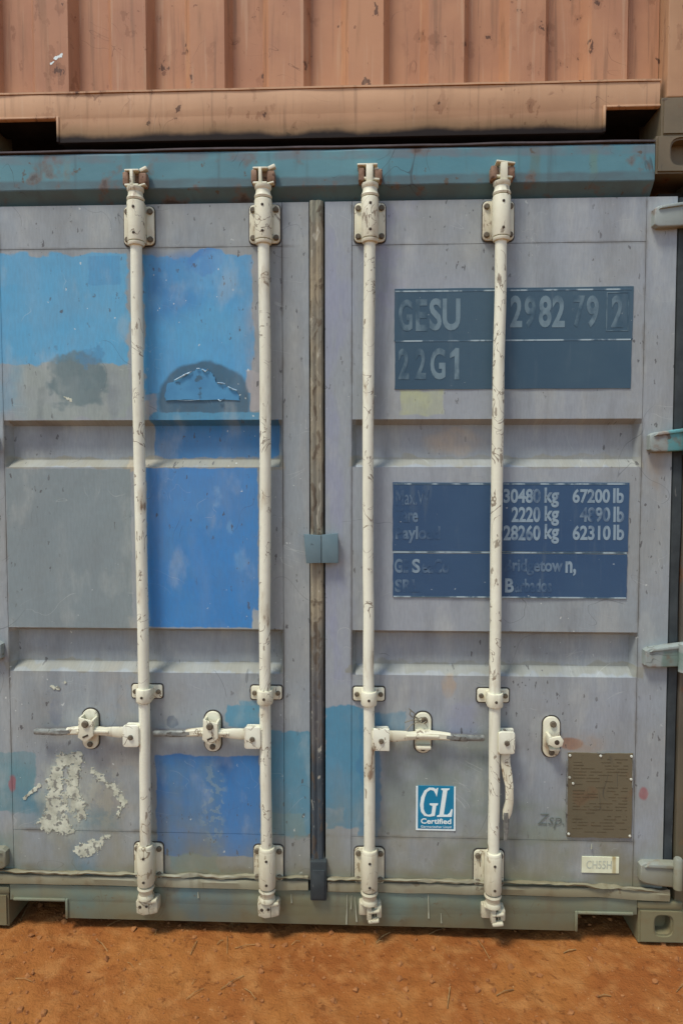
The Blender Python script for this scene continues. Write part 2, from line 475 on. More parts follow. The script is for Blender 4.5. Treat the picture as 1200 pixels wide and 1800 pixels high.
M['door_right'] = door_paint('door_paint_grey', right_patches, (150, 151, 157))

def frame_paint(name, base, alt, patches=(), dusty=True, streak=(96, 100, 98), z0=0.30, z1=0.02, amt=0.7, rust=0.25):
    n = NT(name, 0.6, 0.3)
    col = n.mix(n.ramp(n.noise(2.5, 5), 0.35, 0.65), lin(base), lin(alt))
    col = paint_patches(n, col, patches)
    col = n.mix(n.ramp(n.noise(8.0, 6, n.scale((3.0, 1, 0.3))), 0.55, 0.75, 0, 0.6), col, lin(streak))
    v = n.vec('ADD', n.co, n.vec('MULTIPLY', n.noise(2.0, 2, color=True), (1.0, 0, 1.0)))
    line = n.ramp(n.math('ABSOLUTE', n.math('SUBTRACT', n.noise(5.0, 2.0, v), 0.5)), 0.004, 0.001)
    col = n.mix(n.math('MULTIPLY', n.math('MULTIPLY', line, n.ramp(n.noise(5.0, 2), 0.55, 0.62)), 0.6), col, lin((60, 58, 56)))
    ru = n.noise(11.0, 7)
    col = n.mix(n.ramp(ru, 0.56, 0.66, 0, rust), col, lin((116, 74, 46)))
    col = n.mix(n.ramp(ru, 0.64, 0.70, 0, rust), col, lin((62, 42, 32)))
    col = n.mix(n.ramp(n.noise(30.0, 4), 0.66, 0.70, 0, 0.8), col, lin((92, 76, 62)))
    if dusty:
        col = dust(n, col, z0, z1, amt, (122, 110, 80))
    n.bump(n.math('ADD', n.noise(6.0, 3), n.math('MULTIPLY', n.noise(60.0, 5), 0.2)), 0.4, 0.005)
    return n.done(col)

M['header'] = frame_paint('header_teal_paint', (94, 134, 142), (82, 120, 130), [
    ('b', 0.358, 2.503, 0.189, 0.056, (80, 126, 138), 0.7, SOFT),
    ('b', 0.684, 2.504, 0.015, 0.060, (92, 110, 104), 0.8, dict(soft=0.006, rag=0.02, rsc=18.0)),
    ('b', 0.865, 2.505, 0.012, 0.045, (100, 124, 112), 0.7, dict(soft=0.006, rag=0.02, rsc=18.0)),
    ('b', -0.800, 2.501, 0.011, 0.050, (110, 126, 122), 0.6, dict(soft=0.006, rag=0.02, rsc=18.0)),
    ('b', 0.051, 2.439, 1.270, 0.043, (84, 96, 100), 0.85, dict(soft=0.006, rag=0.015, rsc=12.0)),  # down-facing slope painted darker, its shade put into the colour
    ('b', 0.051, 2.567, 1.267, 0.031, (112, 104, 108), 0.55, dict(soft=0.006, rag=0.02, rsc=12.0)),
], dusty=False, rust=0.5, streak=(78, 88, 90))
M['sill'] = frame_paint('sill_paint', (120, 134, 124), (108, 120, 108), [
    ('b', 0, 0.04, 1.2, 0.022, (112, 84, 54), 0.7, dict(soft=0.02, rag=0.05, rsc=13.0, nsc=7.0)),
    ('b', -0.772, 0.090, 0.078, 0.050, (80, 124, 128), 0.75, SOFT),
    ('e', -0.383, 0.087, 0.135, 0.061, (70, 108, 124), 0.85, dict(soft=0.5, rag=0.08, rsc=8.0)),
    ('b', -0.074, 0.090, 0.076, 0.047, (108, 108, 82), 0.7, SOFT),
    ('b', 0.401, 0.092, 0.170, 0.045, (104, 120, 112), 0.7, SOFT),
    ('b', -0.919, 0.103, 0.048, 0.043, (96, 112, 108), 0.7, SOFT),
])
M['post'] = frame_paint('corner_post_paint', (96, 86, 76), (76, 70, 64), (), rust=0.6, streak=(112, 78, 54), z0=1.2, z1=-0.2, amt=0.6)
M['casting'] = frame_paint('casting_paint', (122, 104, 82), (98, 86, 68), (), streak=(72, 58, 46), rust=0.7)
M['casting_low'] = frame_paint('low_casting_paint', (122, 116, 92), (108, 104, 84), (), streak=(96, 86, 66), rust=0.5)
M['lip_dark'] = simple('grimy_lip', (92, 80, 82), (70, 62, 62), rough=0.8)
M['dark'] = simple('unlit_steel', (48, 42, 38), (36, 32, 30), rough=0.9, spec=0.1)  # near-black colour puts the shade of gaps and undersides into the steel

def cream_mat(name, base, alt, chip):
    n = NT(name, 0.5, 0.4)
    col = n.mix(n.ramp(n.noise(4.0, 5), 0.3, 0.7), lin(base), lin(alt))
    col = n.mix(n.ramp(n.noise(18.0, 5, n.scale((1.5, 1.5, 0.2))), 0.56, 0.72, 0, 0.5), col, lin((172, 160, 138)))
    v = n.vec('ADD', n.scale((1, 1, 0.35)), n.vec('MULTIPLY', n.noise(3.0, 2, color=True), (0.6, 0.6, 0.6)))
    line = n.ramp(n.math('ABSOLUTE', n.math('SUBTRACT', n.noise(14.0, 3, v), 0.5)), 0.013, 0.005)
    col = n.mix(n.math('MULTIPLY', n.math('MULTIPLY', line, n.ramp(n.noise(9.0, 3), 0.49, 0.54)), 0.85), col, lin(chip))
    col = n.mix(n.ramp(n.noise(42.0, 5, n.scale((1, 1, 0.35))), 0.65, 0.675, 0, 0.75), col, lin(chip))
    ru = n.noise(13.0, 7, n.scale((1.4, 1.4, 0.45)))
    col = n.mix(n.ramp(ru, 0.54, 0.68, 0, 0.42), col, lin((158, 132, 100)))
    col = n.mix(n.ramp(ru, 0.64, 0.69, 0, 0.75), col, lin((112, 78, 54)))
    z = n.sep(n.co)[2]
    d = n.ramp(n.math('ADD', z, n.math('MULTIPLY', n.noise(14.0, 5), 0.35)), 0.75, 0.15, 0, 0.5)
    col = n.mix(d, col, lin((150, 132, 100)))
    n.bump(n.noise(50.0, 5), 0.3, 0.002)
    return n.done(col)
M['rod'] = cream_mat('rod_cream_paint', (230, 222, 203), (216, 207, 187), (122, 104, 86))
M['bracket'] = cream_mat('bracket_cream_paint', (224, 214, 192), (210, 199, 175), (118, 98, 78))
M['bolt'] = simple('dull_bolt', (112, 98, 80), (84, 74, 62), sc_=60, rough=0.6, spec=0.3)
M['dot'] = simple('weld_hole', (74, 60, 46), (56, 46, 38), sc_=60, rough=0.8)
M['rim'] = simple('dark_rim_plate', (72, 64, 58), (54, 50, 46), sc_=50, rough=0.8)  # dark backing plates that draw the unpainted gap round each fitting
M['rust'] = simple('rusty_keeper', (150, 118, 98), (112, 82, 64), sc_=36, rough=0.85, chips=(84, 58, 44), chip_lo=0.55, chip_hi=0.65)
M['grip'] = simple('worn_steel_grip', (142, 140, 134), (104, 102, 98), sc_=50, rough=0.5, metal=0.2, chips=(86, 80, 74), chip_lo=0.58, chip_hi=0.64)
M['hinge'] = frame_paint('hinge_paint', (152, 154, 150), (132, 136, 132), [
    ('b', 1.161, 1.653, 0.058, 0.050, (70, 136, 140), 0.9, dict(soft=0.004, rag=0.02, rsc=20.0)),
    ('b', 1.171, 0.951, 0.066, 0.029, (98, 118, 108), 0.8, dict(soft=0.006, rag=0.02, rsc=20.0)),
], rust=0.55, streak=(110, 100, 88), z0=0.5, z1=0.1, amt=0.8)
M['keeper'] = simple('teal_keeper', (104, 120, 126), (90, 110, 118), sc_=8, rough=0.5, chips=(76, 88, 92), chip_lo=0.66, chip_hi=0.7, chip_sc=40)
M['black_rubber'] = simple('black_rubber', (62, 66, 67), (46, 50, 51), sc_=14, rough=0.75, chips=(104, 100, 96), chip_lo=0.64, chip_hi=0.7, chip_sc=26, stretch=(2.0, 1, 0.4))

def gasket_mat():
    """rubber strip whose overpaint has cracked off"""
    n = NT('cracked_gasket', 0.8, 0.2)
    z = n.sep(n.co)[2]
    base = n.mix(n.ramp(n.noise(4.0, 4, n.scale((1, 1, 0.6))), 0.4, 0.6), lin((152, 136, 114)), lin((128, 120, 108)))
    up = n.math('ADD', z, n.math('MULTIPLY', n.noise(5.0, 4), 0.5))
    base = n.mix(n.ramp(up, 2.55, 2.70), base, lin((134, 132, 118)))
    low = n.ramp(up, 1.42, 1.02)
    base = n.mix(n.math('MULTIPLY', low, 0.85), base, lin((84, 82, 86)))
    low2 = n.ramp(up, 0.95, 0.80)
    base = n.mix(n.math('MULTIPLY', low2, 0.9), base, lin((62, 68, 74)))
    v = n.vec('ADD', n.scale((1.0, 1.0, 0.16)), n.vec('MULTIPLY', n.noise(7.0, 2, color=True), (0.1, 0.1, 0.1)))
    cr = n.noise(48.0, 4, v)
    base = n.mix(n.ramp(cr, 0.55, 0.62, 0, 0.7), base, lin((92, 76, 62)))
    base = n.mix(n.math('MULTIPLY', n.ramp(cr, 0.40, 0.33), 0.6), base, lin((190, 180, 164)))
    n.bump(cr, 0.9, 0.006)
    return n.done(base)
M['gasket'] = gasket_mat()
M['lip'] = frame_paint('bottom_lip_paint', (150, 144, 126), (128, 118, 98), (), streak=(96, 82, 62), z0=0.42, z1=0.02, amt=0.55)

def mark_mat(name, rgb, rgb2):
    n = NT(name, 0.5, 0.3)
    col = n.mix(n.ramp(n.noise(2.5, 5), 0.35, 0.65), lin(rgb), lin(rgb2))
    col = n.mix(n.ramp(n.noise(9.0, 6, n.scale((3, 1, 0.4))), 0.55, 0.8, 0, 0.4), col, lin((106, 116, 124)))
    col = n.mix(n.ramp(n.noise(50.0, 3), 0.72, 0.74, 0, 0.6), col, lin((180, 184, 186)))
    n.bump(n.noise(30.0, 5), 0.2, 0.003)
    return n.done(col)
M['mark_teal'] = mark_mat('faded_teal_film', (55, 77, 94), (66, 86, 100))
M['mark_navy'] = mark_mat('faded_navy_film', (50, 74, 104), (56, 80, 108))
def letter_mat(name, film, ink, lo, hi, top=1.0):
    """lettering that has worn off in places down to the film below"""
    n = NT(name, 0.5, 0.3)
    w = n.noise(11.0, 5, n.scale((1.6, 1, 1)))
    m = n.math('MULTIPLY', n.ramp(w, lo, hi), top)
    return n.done(n.mix(m, lin(film), lin(ink)))
TEAL, NAVY = (61, 82, 97), (52, 76, 105)
M['ink_teal'] = letter_mat('worn_lettering_on_teal', TEAL, (130, 146, 154), 0.30, 0.56, 0.62)
M['ink_teal_faint'] = letter_mat('faint_lettering_on_teal', TEAL, (126, 142, 150), 0.40, 0.62, 0.5)
M['ink_navy'] = letter_mat('worn_lettering_on_navy', NAVY, (152, 166, 176), 0.28, 0.54, 0.74)
M['ink_navy_faint'] = letter_mat('faint_lettering_on_navy', NAVY, (132, 148, 162), 0.42, 0.62, 0.5)
M['film_edge'] = letter_mat('pale_film_edge', (72, 92, 108), (168, 180, 186), 0.44, 0.56, 0.8)
M['white'] = simple('sticker_white', (226, 230, 228), (214, 218, 216), sc_=30, rough=0.45)
M['gl_blue'] = simple('sticker_blue', (14, 122, 158), (24, 112, 146), sc_=8, rough=0.4)
M['brass'] = frame_paint('data_plate_metal', (104, 92, 72), (92, 82, 64), (), streak=(80, 68, 50), dusty=False)
M['plate_print'] = simple('data_plate_print', (90, 75, 53), (80, 67, 47), rough=0.7)
M['rivet'] = simple('bright_rivet', (205, 200, 188), (170, 160, 140), sc_=60, rough=0.4)
def label_mat():
    n = NT('cream_label', 0.5, 0.3)
    col = n.mix(n.ramp(n.noise(20, 4), 0.3, 0.7), lin((222, 218, 190)), lin((208, 202, 172)))
    col = n.mix(n.worn(n.box(0.973, 0.261, 0.006, 0.038, soft=0.003, rag=0.004, rsc=30), 0.8), col, lin((150, 122, 60)))
    return n.done(col)
M['label'] = label_mat()
M['label_print'] = simple('faded_grey_print', (164, 164, 150), (190, 188, 168), sc_=40)
M['scrawl'] = simple('marker_scrawl', (88, 94, 88), (104, 108, 100))
M['flake'] = simple('torn_paper', (208, 204, 184), (168, 164, 146), sc_=26, rough=0.9, chips=(132, 128, 118), chip_lo=0.54, chip_hi=0.60, chip_sc=48)
M['bluefilm'] = simple('lifting_blue_paint', (80, 138, 176), (68, 122, 162), sc_=12, rough=0.5, chips=(64, 96, 118), chip_lo=0.58, chip_hi=0.66, chip_sc=22)
M['curl'] = simple('curled_paint_edge', (190, 206, 218), (120, 150, 176), sc_=90, rough=0.6)
M['drip'] = simple('paint_drip', (172, 168, 148), (150, 146, 126), rough=0.5)
M['wire'] = simple('grey_wire', (150, 142, 126), (110, 102, 90), rough=0.4, metal=0.4)

# upper container
def upper_mat(name, base, alt, soot):
    n = NT(name, 0.65, 0.3)
    col = n.mix(n.ramp(n.noise(2.2, 5), 0.35, 0.65), lin(base), lin(alt))
    col = n.mix(n.ramp(n.noise(7.0, 6, n.scale((4, 1, 0.35))), 0.55, 0.78, 0, 0.55), col, lin((128, 92, 64)))
    col = n.mix(n.ramp(n.noise(6.0, 6, n.scale((6, 1, 0.5))), 0.58, 0.8, 0, 0.5), col, lin((196, 156, 124)))
    v = n.vec('ADD', n.co, n.vec('MULTIPLY', n.noise(2.0, 2, color=True), (1.0, 0, 1.0)))
    line = n.ramp(n.math('ABSOLUTE', n.math('SUBTRACT', n.noise(6.0, 2.0, v), 0.5)), 0.004, 0.001)
    col = n.mix(n.math('MULTIPLY', n.math('MULTIPLY', line, n.ramp(n.noise(5.0, 2), 0.55, 0.62)), 0.6), col, lin((104, 66, 48)))
    col = n.mix(n.ramp(n.noise(30.0, 4), 0.70, 0.73, 0, 0.7), col, lin((120, 76, 54)))
    ru = n.noise(16.0, 8, n.scale((1.2, 1, 0.8)))
    gate = n.ramp(n.noise(2.2, 5), 0.45, 0.6)
    col = n.mix(n.math('MULTIPLY', n.ramp(ru, 0.575, 0.60, 0, 0.45), gate), col, lin((126, 80, 54)))
    col = n.mix(n.ramp(ru, 0.655, 0.67, 0, 0.8), col, lin((72, 46, 34)))
    run = n.noise(20.0, 6, n.scale((2.2, 1, 0.09)))
    col = n.mix(n.ramp(run, 0.56, 0.66, 0, 0.4), col, lin((116, 86, 66)))
    col = n.mix(n.ramp(run, 0.42, 0.34, 0, 0.3), col, lin((196, 160, 132)))
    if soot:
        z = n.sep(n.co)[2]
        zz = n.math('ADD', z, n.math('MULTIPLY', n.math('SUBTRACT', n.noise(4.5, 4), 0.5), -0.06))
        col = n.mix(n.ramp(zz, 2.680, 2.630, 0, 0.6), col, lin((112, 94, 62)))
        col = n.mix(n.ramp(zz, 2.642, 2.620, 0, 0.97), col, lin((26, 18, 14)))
    n.bump(n.math('ADD', n.noise(5.0, 3), n.math('MULTIPLY', n.noise(60.0, 5), 0.15)), 0.4, 0.005)
    return n.done(col)
M['upper_wall'] = upper_mat('terracotta_wall_paint', (186, 132, 98), (168, 116, 88), False)
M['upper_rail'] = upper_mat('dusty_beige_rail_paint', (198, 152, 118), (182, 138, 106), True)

def ground_mat():
    n = NT('laterite_ground', 0.95, 0.1)
    col = n.mix(n.ramp(n.noise(3.0, 6), 0.35, 0.65), lin((150, 93, 47)), lin((134, 76, 37)))
    col = n.mix(n.ramp(n.noise(14.0, 6), 0.45, 0.7, 0, 0.7), col, lin((162, 108, 62)))
    col = n.mix(n.ramp(n.noise(40.0, 4), 0.6, 0.7, 0, 0.6), col, lin((100, 54, 26)))
    col = n.mix(n.ramp(n.noise(90.0, 3), 0.68, 0.74, 0, 0.7), col, lin((178, 132, 90)))
    n.bump(n.math('ADD', n.noise(30.0, 6), n.math('MULTIPLY', n.noise(140.0, 4), 0.4)), 0.9, 0.012)
    return n.done(col)
M['ground'] = ground_mat()
M['stone'] = simple('red_pebble', (156, 100, 56), (130, 78, 40), sc_=40, rough=0.9)
M['straw'] = simple('dry_straw', (166, 126, 78), (116, 80, 46), sc_=30, rough=0.9)

# ------------------------------------------------------------------ ground
def gh(x, y):
    d = noise.noise(Vector((x * 2.2, y * 2.2, 0))) * 0.010 + noise.noise(Vector((x * 9, y * 9, 3))) * 0.007 + noise.noise(Vector((x * 26, y * 26, 7))) * 0.004 + noise.noise(Vector((x * 60, y * 60, 5))) * 0.0018
    return d - 0.006
g = MB()
xs = sorted({-40, -15, -6, -3, -2, *[round(-1.6 + 0.008 * i, 4) for i in range(401)], 2, 3, 6, 15, 40})
ys = sorted({-40, -15, -6, -3, -2, -1.4, -1.0, *[round(-0.8 + 0.01 * i, 3) for i in range(121)], 0.8, 1.5, 3, 6, 15, 40})
grid = [[g.bm.verts.new((x, y, gh(x, y))) for x in xs] for y in ys]
for a, b in zip(grid, grid[1:]):
    for i in range(len(xs) - 1):
        g.bm.faces.new((a[i], a[i + 1], b[i + 1], b[i]))
go = put('ground', g, M['ground'], smooth=180)
go['kind'] = 'structure'; go['label'] = 'orange red bare earth under the containers'

st = MB()
for k in range(1700):
    x = random.uniform(-1.5, 1.5); y = random.uniform(-0.75, 0.25)
    r = random.choice((0.0015, 0.002, 0.002, 0.002, 0.003, 0.003, 0.004, 0.004, 0.006, 0.010))
    z = gh(x, y) + r * 0.2
    res = bmesh.ops.create_icosphere(st.bm, subdivisions=1, radius=r, matrix=Matrix.Translation((x, y, z)))
    for v in res['verts']:
        v.co += Vector((random.uniform(-1, 1), random.uniform(-1, 1), random.uniform(-1, 0.4))) * r * 0.4
so = put('pebbles', st, M['stone'], smooth=0)
so['kind'] = 'stuff'; so['label'] = 'small red pebbles and crumbs lying on the bare earth'; so['category'] = 'pebbles'
sw = MB()
for k in range(70):
    x = random.uniform(-1.5, 1.5); y = random.uniform(-0.75, 0.1)
    a = random.uniform(0, math.pi); L = random.uniform(0.02, 0.09)
    p = []
    for t in (-0.5, 0, 0.5):
        px, py = x + math.cos(a) * L * t, y + math.sin(a) * L * t + (0.002 if t == 0 else 0)
        p.append((px, py, gh(px, py) + 0.004 + (0.004 if t == 0 else 0)))
    sw.tube(p, random.uniform(0.0008, 0.0018), 5)
wo = put('straw', sw, M['straw'], smooth=0)
wo['kind'] = 'stuff'; wo['label'] = 'scattered bits of dry straw on the bare earth'; wo['category'] = 'straw'

# ------------------------------------------------------------------ shared container pieces
def casting(mbx, x0, x1, y0, y1, z0, z1, hx, hz, hw, hh, seg=24):
    """corner casting with an oval hole through the front face"""
    bm = mbx.bm
    cx, cz = (x0 + x1) / 2 + hx, (z0 + z1) / 2 + hz
    inner, outer, deep = [], [], []
    for k in range(seg):
        a = 2 * math.pi * k / seg
        c, s = math.cos(a), math.sin(a)
        e = 0.55
        ix = cx + hw / 2 * math.copysign(abs(c) ** e, c); iz = cz + hh / 2 * math.copysign(abs(s) ** e, s)
        inner.append(bm.verts.new((ix, y0, iz)))
        deep.append(bm.verts.new((ix, y0 + 0.045, iz)))
        m = max(abs(c), abs(s)); ox, oz = c / m, s / m
        outer.append(bm.verts.new(((x0 + x1) / 2 + ox * (x1 - x0) / 2, y0, (z0 + z1) / 2 + oz * (z1 - z0) / 2)))
    fs = []
    for k in range(seg):
        j = (k + 1) % seg
        fs.append(bm.faces.new((inner[k], inner[j], outer[j], outer[k])))
        fs.append(bm.faces.new((inner[k], deep[k], deep[j], inner[j])))
    back = [bm.verts.new((v.co.x, y1, v.co.z)) for v in outer]
    for k in range(seg):
        j = (k + 1) % seg
        fs.append(bm.faces.new((outer[k], outer[j], back[j], back[k])))
    fs.append(bm.faces.new(back)); fs.append(bm.faces.new(deep))
    bmesh.ops.recalc_face_normals(bm, faces=fs)
    sharp = [e for e in bm.edges if e.is_valid and len(e.link_faces) == 2 and e.calc_face_angle(0) > 1.2 and abs(e.verts[0].co.y - y0) < 1e-6 and abs(e.verts[1].co.y - y0) < 1e-6]
    bmesh.ops.bevel(bm, geom=sharp, offset=0.006, segments=2, affect='EDGES')
    return mbx

def shell(parent, z0, z1, mat, y0):
    """side walls, roof, floor and far end behind the face in view"""
    for s in (-1, 1):
        m = MB()
        n = 22; prof = []
        for i in range(n):                        # corrugated long side
            ya = y0 + 0.2 + i * (5.7 / n); c = 5.7 / n
            prof += [(s * 1.21, ya), (s * 1.21, ya + c * 0.35), (s * 1.175, ya + c * 0.5), (s * 1.175, ya + c * 0.85)]
        prof += [(s * 1.165, y0 + 5.9), (s * 1.165, y0 + 0.2)]
        m.extrude_z(prof, z0 + 0.15, z1 - 0.1)
        put('side_wall', m, mat, parent, smooth=20)
        put('bottom_rail', MB().box(s * 1.215 - 0.03 * (s > 0), s * 1.215 + 0.03 * (s < 0), y0 + 0.18, y0 + 5.9, z0 + 0.04, z0 + 0.17), mat, parent)
    put('roof', MB().box(-1.2, 1.2, y0 + 0.05, y0 + 5.95, z1 - 0.045, z1 - 0.022), M['dark'], parent)  # coloured near black so the gap above the roof stays dark
    put('floor', MB().box(-1.17, 1.17, y0 + 0.06, y0 + 5.95, z0 + 0.12, z0 + 0.16), M['dark'], parent)
    put('end_wall', MB().box(-1.2, 1.2, y0 + 5.95, y0 + 6.0, z0 + 0.05, z1 - 0.02), mat, parent)

# ------------------------------------------------------------------ lower container
box1 = thing('shipping_container', 'grey shipping container with blue touch-up patches and cream locking rods, standing on the ground', 'container', 'stacked shipping containers')
shell(box1, 0.0, 2.591, M['post'], 0.0)
for s in (-1, 1):
    x0, x1 = sorted((s * 1.054, s * 1.219))
    put('corner_casting', casting(MB(), x0, x1, -0.010, 0.15, 0.004, 0.118, -s * 0.003, 0.003, 0.052, 0.064), M['casting_low' if s > 0 else 'casting'], box1)
    put('corner_casting', casting(MB(), *sorted((s * 1.052, s * 1.219)), -0.022, 0.15, 2.474, 2.588, s * 0.012, 0.006, 0.098, 0.078), M['casting'], box1)
    put('casting_ledge', MB().box(*sorted((s * 1.05, s * 1.195)), -0.008, 0.06, 0.119, 0.142, 0.003), M['casting_low'], box1)
    put('corner_post', MB().box(*sorted((s * 1.171, s * 1.216)), 0.0, 0.14, 0.12, 2.472, 0.006), M['post'], box1)
    # door jamb seen in the gap beside the leaf
    put('door_jamb', MB().box(*sorted((s * 1.09, s * 1.171)), 0.05, 0.13, 0.15, 2.44), M['dark'], box1)

hd = MB()
hd.extrude_x([(-0.014, 2.566), (-0.017, 2.560), (-0.017, 2.456), (-0.0155, 2.4525), (0.022, 2.415), (0.05, 2.415), (0.05, 2.572), (0.0, 2.574)], -1.05, 1.05, 60,
             lambda x, i: (noise.noise(Vector((x * 3, 0, 1))) * 0.0015, noise.noise(Vector((x * 9, i * 0.2, 9))) * 0.0012))
put('door_header', hd, M['header'], box1, smooth=12)
put('header_lip', MB().extrude_x([(-0.020, 2.5725), (-0.020, 2.5675), (0.02, 2.5675), (0.02, 2.5725)], -1.05, 1.05, 50,
    lambda x, i: (noise.noise(Vector((x * 4, 0, 5))) * 0.004, noise.noise(Vector((x * 6, 0, 2))) * 0.002 + 0.004)), M['lip_dark'], box1)

sl = MB()
xa, xb, zt, zp, zb = 1.05, 0.857, 0.150, 0.095, 0.035
sl.prism([(-xa, zt), (xa, zt), (xa, zp), (xb + 0.003, zp), (xb, zp - 0.003), (xb - 0.004, zb), (-xb + 0.004, zb), (-xb, zp - 0.003), (-xb - 0.003, zp), (-xa, zp)], -0.004, 0.004, 0.002)
put('door_sill', sl, M['sill'], box1)
put('sill_web', MB().box(-1.05, 1.05, 0.004, 0.10, 0.100, 0.148), M['sill'], box1)
put('sill_flange', MB().box(-xb + 0.006, xb - 0.006, 0.004, 0.06, 0.036, 0.046), M['sill'], box1)
for s in (-1, 1):
    pk = MB()
    pk.box(*sorted((s * 0.857, s * 1.036)), -0.010, 0.10, 0.096, 0.104, 0.002)
    put('fork_pocket_edge', pk, M['sill'], box1)
    pk = MB()
    pk.box(*sorted((s * 0.848, s * 0.8565)), -0.010, 0.10, 0.037, 0.104, 0.002)
    put('fork_pocket_edge', pk, M['sill'], box1)

# ---- door leaves
def panel_mesh(x0, x1, z0, z1, troughs, amp=0.0025, seed=0.0, step=0.03):
    """pressed steel sheet as a height field with crisp channel edges; small dents"""
    WT, WB, WS, DEP = 0.016, 0.026, 0.012, 0.040
    X = {x0, x1}; Z = {z0, z1}
    for a, b, c, d in troughs:      # x0, x1, zbot, ztop
        X |= {a, a + WS, b - WS, b}; Z |= {c, c + WB, d - WT, d}
    def fill(S):
        S = sorted(S); out = [S[0]]
        for p, q in zip(S, S[1:]):
            k = max(1, round((q - p) / step))
            out += [p + (q - p) * i / k for i in range(1, k + 1)]
        return out
    X, Z = fill(X), fill(Z)
    def yy(x, z):
        y = 0.0
        for a, b, c, d in troughs:
            t = min((d - z) / WT, (z - c) / WB, (x - a) / WS, (b - x) / WS, 1.0)
            if t > 0: y = max(y, t * DEP)
        e = min(x - x0, x1 - x, z - z0, z1 - z) / 0.06
        e = max(0.0, min(1.0, e))
        return y + e * amp * (noise.noise(Vector((x * 3.1 + seed, z * 2.3, 0))) + 0.5 * noise.noise(Vector((x * 8 + seed, z * 7, 4))))
    m = MB()
    rows = [[m.bm.verts.new((x, yy(x, z), z)) for x in X] for z in Z]
    for a, b in zip(rows, rows[1:]):
        for i in range(len(X) - 1):
            m.bm.faces.new((a[i], a[i + 1], b[i + 1], b[i]))
    # rolled edge
    def rim(vs):
        w = [m.bm.verts.new((v.co.x, v.co.y + 0.006, v.co.z)) for v in vs]
        for i in range(len(vs) - 1):
            m.bm.faces.new((vs[i], vs[i + 1], w[i + 1], w[i]))
    rim(rows[0]); rim(rows[-1]); rim([r[0] for r in rows]); rim([r[-1] for r in rows])
    bmesh.ops.recalc_face_normals(m.bm, faces=m.bm.faces[:])
    if rows: pass
    return m

TROUGHS = [(1.566, 1.720), (0.884, 1.032)]
doors = []
for s, key, lab in ((-1, 'door_left', 'leaf with bright blue touch-up squares'), (1, 'door_right', 'grey leaf with dark marking panels')):
    mat = M[key]
    e0, e1 = sorted((s * 0.026, s * 1.130))
    d = put('door', MB().box(e0, e1, 0.048, 0.062, 0.185, 2.412, 0.002), M['dark'], box1, lab)
    doors.append(d)
    i0, i1 = sorted((s * 0.1125, s * 1.0345))
    put('stile', panel_mesh(*sorted((s * 0.026, s * 0.1110)), 0.186, 2.411, [], 0.0012, s), mat, d, smooth=30)
    put('stile', panel_mesh(*sorted((s * 1.0360, s * 1.130)), 0.186, 2.411, [], 0.0012, s + 5), mat, d, smooth=30)
    put('top_sheet', panel_mesh(i0, i1, 2.2740, 2.411, [], 0.0015, s + 2), mat, d, smooth=30)
    put('bottom_sheet', panel_mesh(i0, i1, 0.186, 0.3380, [], 0.0015, s + 3), mat, d, smooth=30)
    put('pressed_panel', panel_mesh(i0, i1, 0.3395, 2.2725, [(i0 + 0.001, i1 - 0.001, a, b) for a, b in TROUGHS], 0.003, s + 8), mat, d, smooth=30)
    # dark seam filler behind the joints of the sheets
    put('edge_flange', MB().box(*sorted((s * 1.124, s * 1.1305)), 0.001, 0.046, 0.188, 2.41), mat, d)
    # side gasket
    gk = MB()
    gx0, gx1 = sorted((s * 1.132, s * 1.169))
    gk.extrude_z([(gx0, 0.012), (gx0 + 0.006, 0.004), (gx1 - 0.005, 0.006), (gx1, 0.014), (gx1, 0.045), (gx0, 0.045)], 0.20, 2.41, 60,
                 lambda z, i: (noise.noise(Vector((z * 2.2, i * 0.15, s))) * 0.005, noise.noise(Vector((z * 4, 0, 3 + s))) * 0.004))
    put('side_gasket', gk, M['black_rubber'], d)
    # bottom lip: bent metal strip and the crumpled edge of the seal above it
    lp = MB()
    lx0, lx1 = sorted((s * 0.032, s * 1.150))
    lp.extrude_x([(-0.010, 0.186), (-0.014, 0.178), (-0.012, 0.156), (-0.004, 0.151), (0.03, 0.151), (0.03, 0.189)], lx0, lx1, 70,
                 lambda x, i: (noise.noise(Vector((x * 6, i * 0.4, 11))) * 0.004, noise.noise(Vector((x * 7, i * 0.25, 21))) * 0.004 - (0.012 * max(0, s * x - 0.75) if s > 0 else 0)))
    put('bottom_seal', lp, M['lip'], d)
    cr = MB()
    cr.extrude_x([(-0.013, 0.2035), (-0.017, 0.200), (-0.015, 0.194), (-0.002, 0.192), (0.0, 0.199)], lx0, lx1, 140,
                 lambda x, i: (noise.noise(Vector((x * 14, i * 0.5, 31))) * 0.006, noise.noise(Vector((x * 11, i * 0.22, 41))) * 0.008 + noise.noise(Vector((x * 38, i * 0.3, 43))) * 0.004 - (0.05 * max(0, s * x - 0.8) ** 1.0 if s > 0 else 0)))
    put('crumpled_lip', cr, M['lip'], d)

# astragal gasket between the leaves, foot cap and keeper plate
ag = MB()
ag.extrude_z([(-0.024, 0.010), (-0.021, -0.004), (-0.012, -0.009), (-0.002, -0.005), (0.004, -0.009), (0.014, -0.007), (0.019, 0.0), (0.021, 0.010), (0.021, 0.03), (-0.024, 0.03)], 0.25, 2.414, 160,
             lambda z, i: (noise.noise(Vector((z * 6, i * 0.3, 2))) * 0.0018, noise.noise(Vector((z * 9, i * 0.5, 8))) * 0.003))
put('centre_gasket', ag, M['gasket'], box1)
put('gasket_foot', MB().box(-0.024, 0.030, -0.022, 0.02, 0.128, 0.262, 0.004).box(-0.018, 0.024, -0.026, -0.02, 0.135, 0.235, 0.003), M['black_rubber'], box1)
kp = MB()
kp.prism([(-0.042, 1.350), (0.014, 1.346), (0.014, 1.256), (-0.034, 1.255)], -0.030, -0.022, 0.002)
put('door_keeper', kp, M['keeper'], box1)
kp = MB()
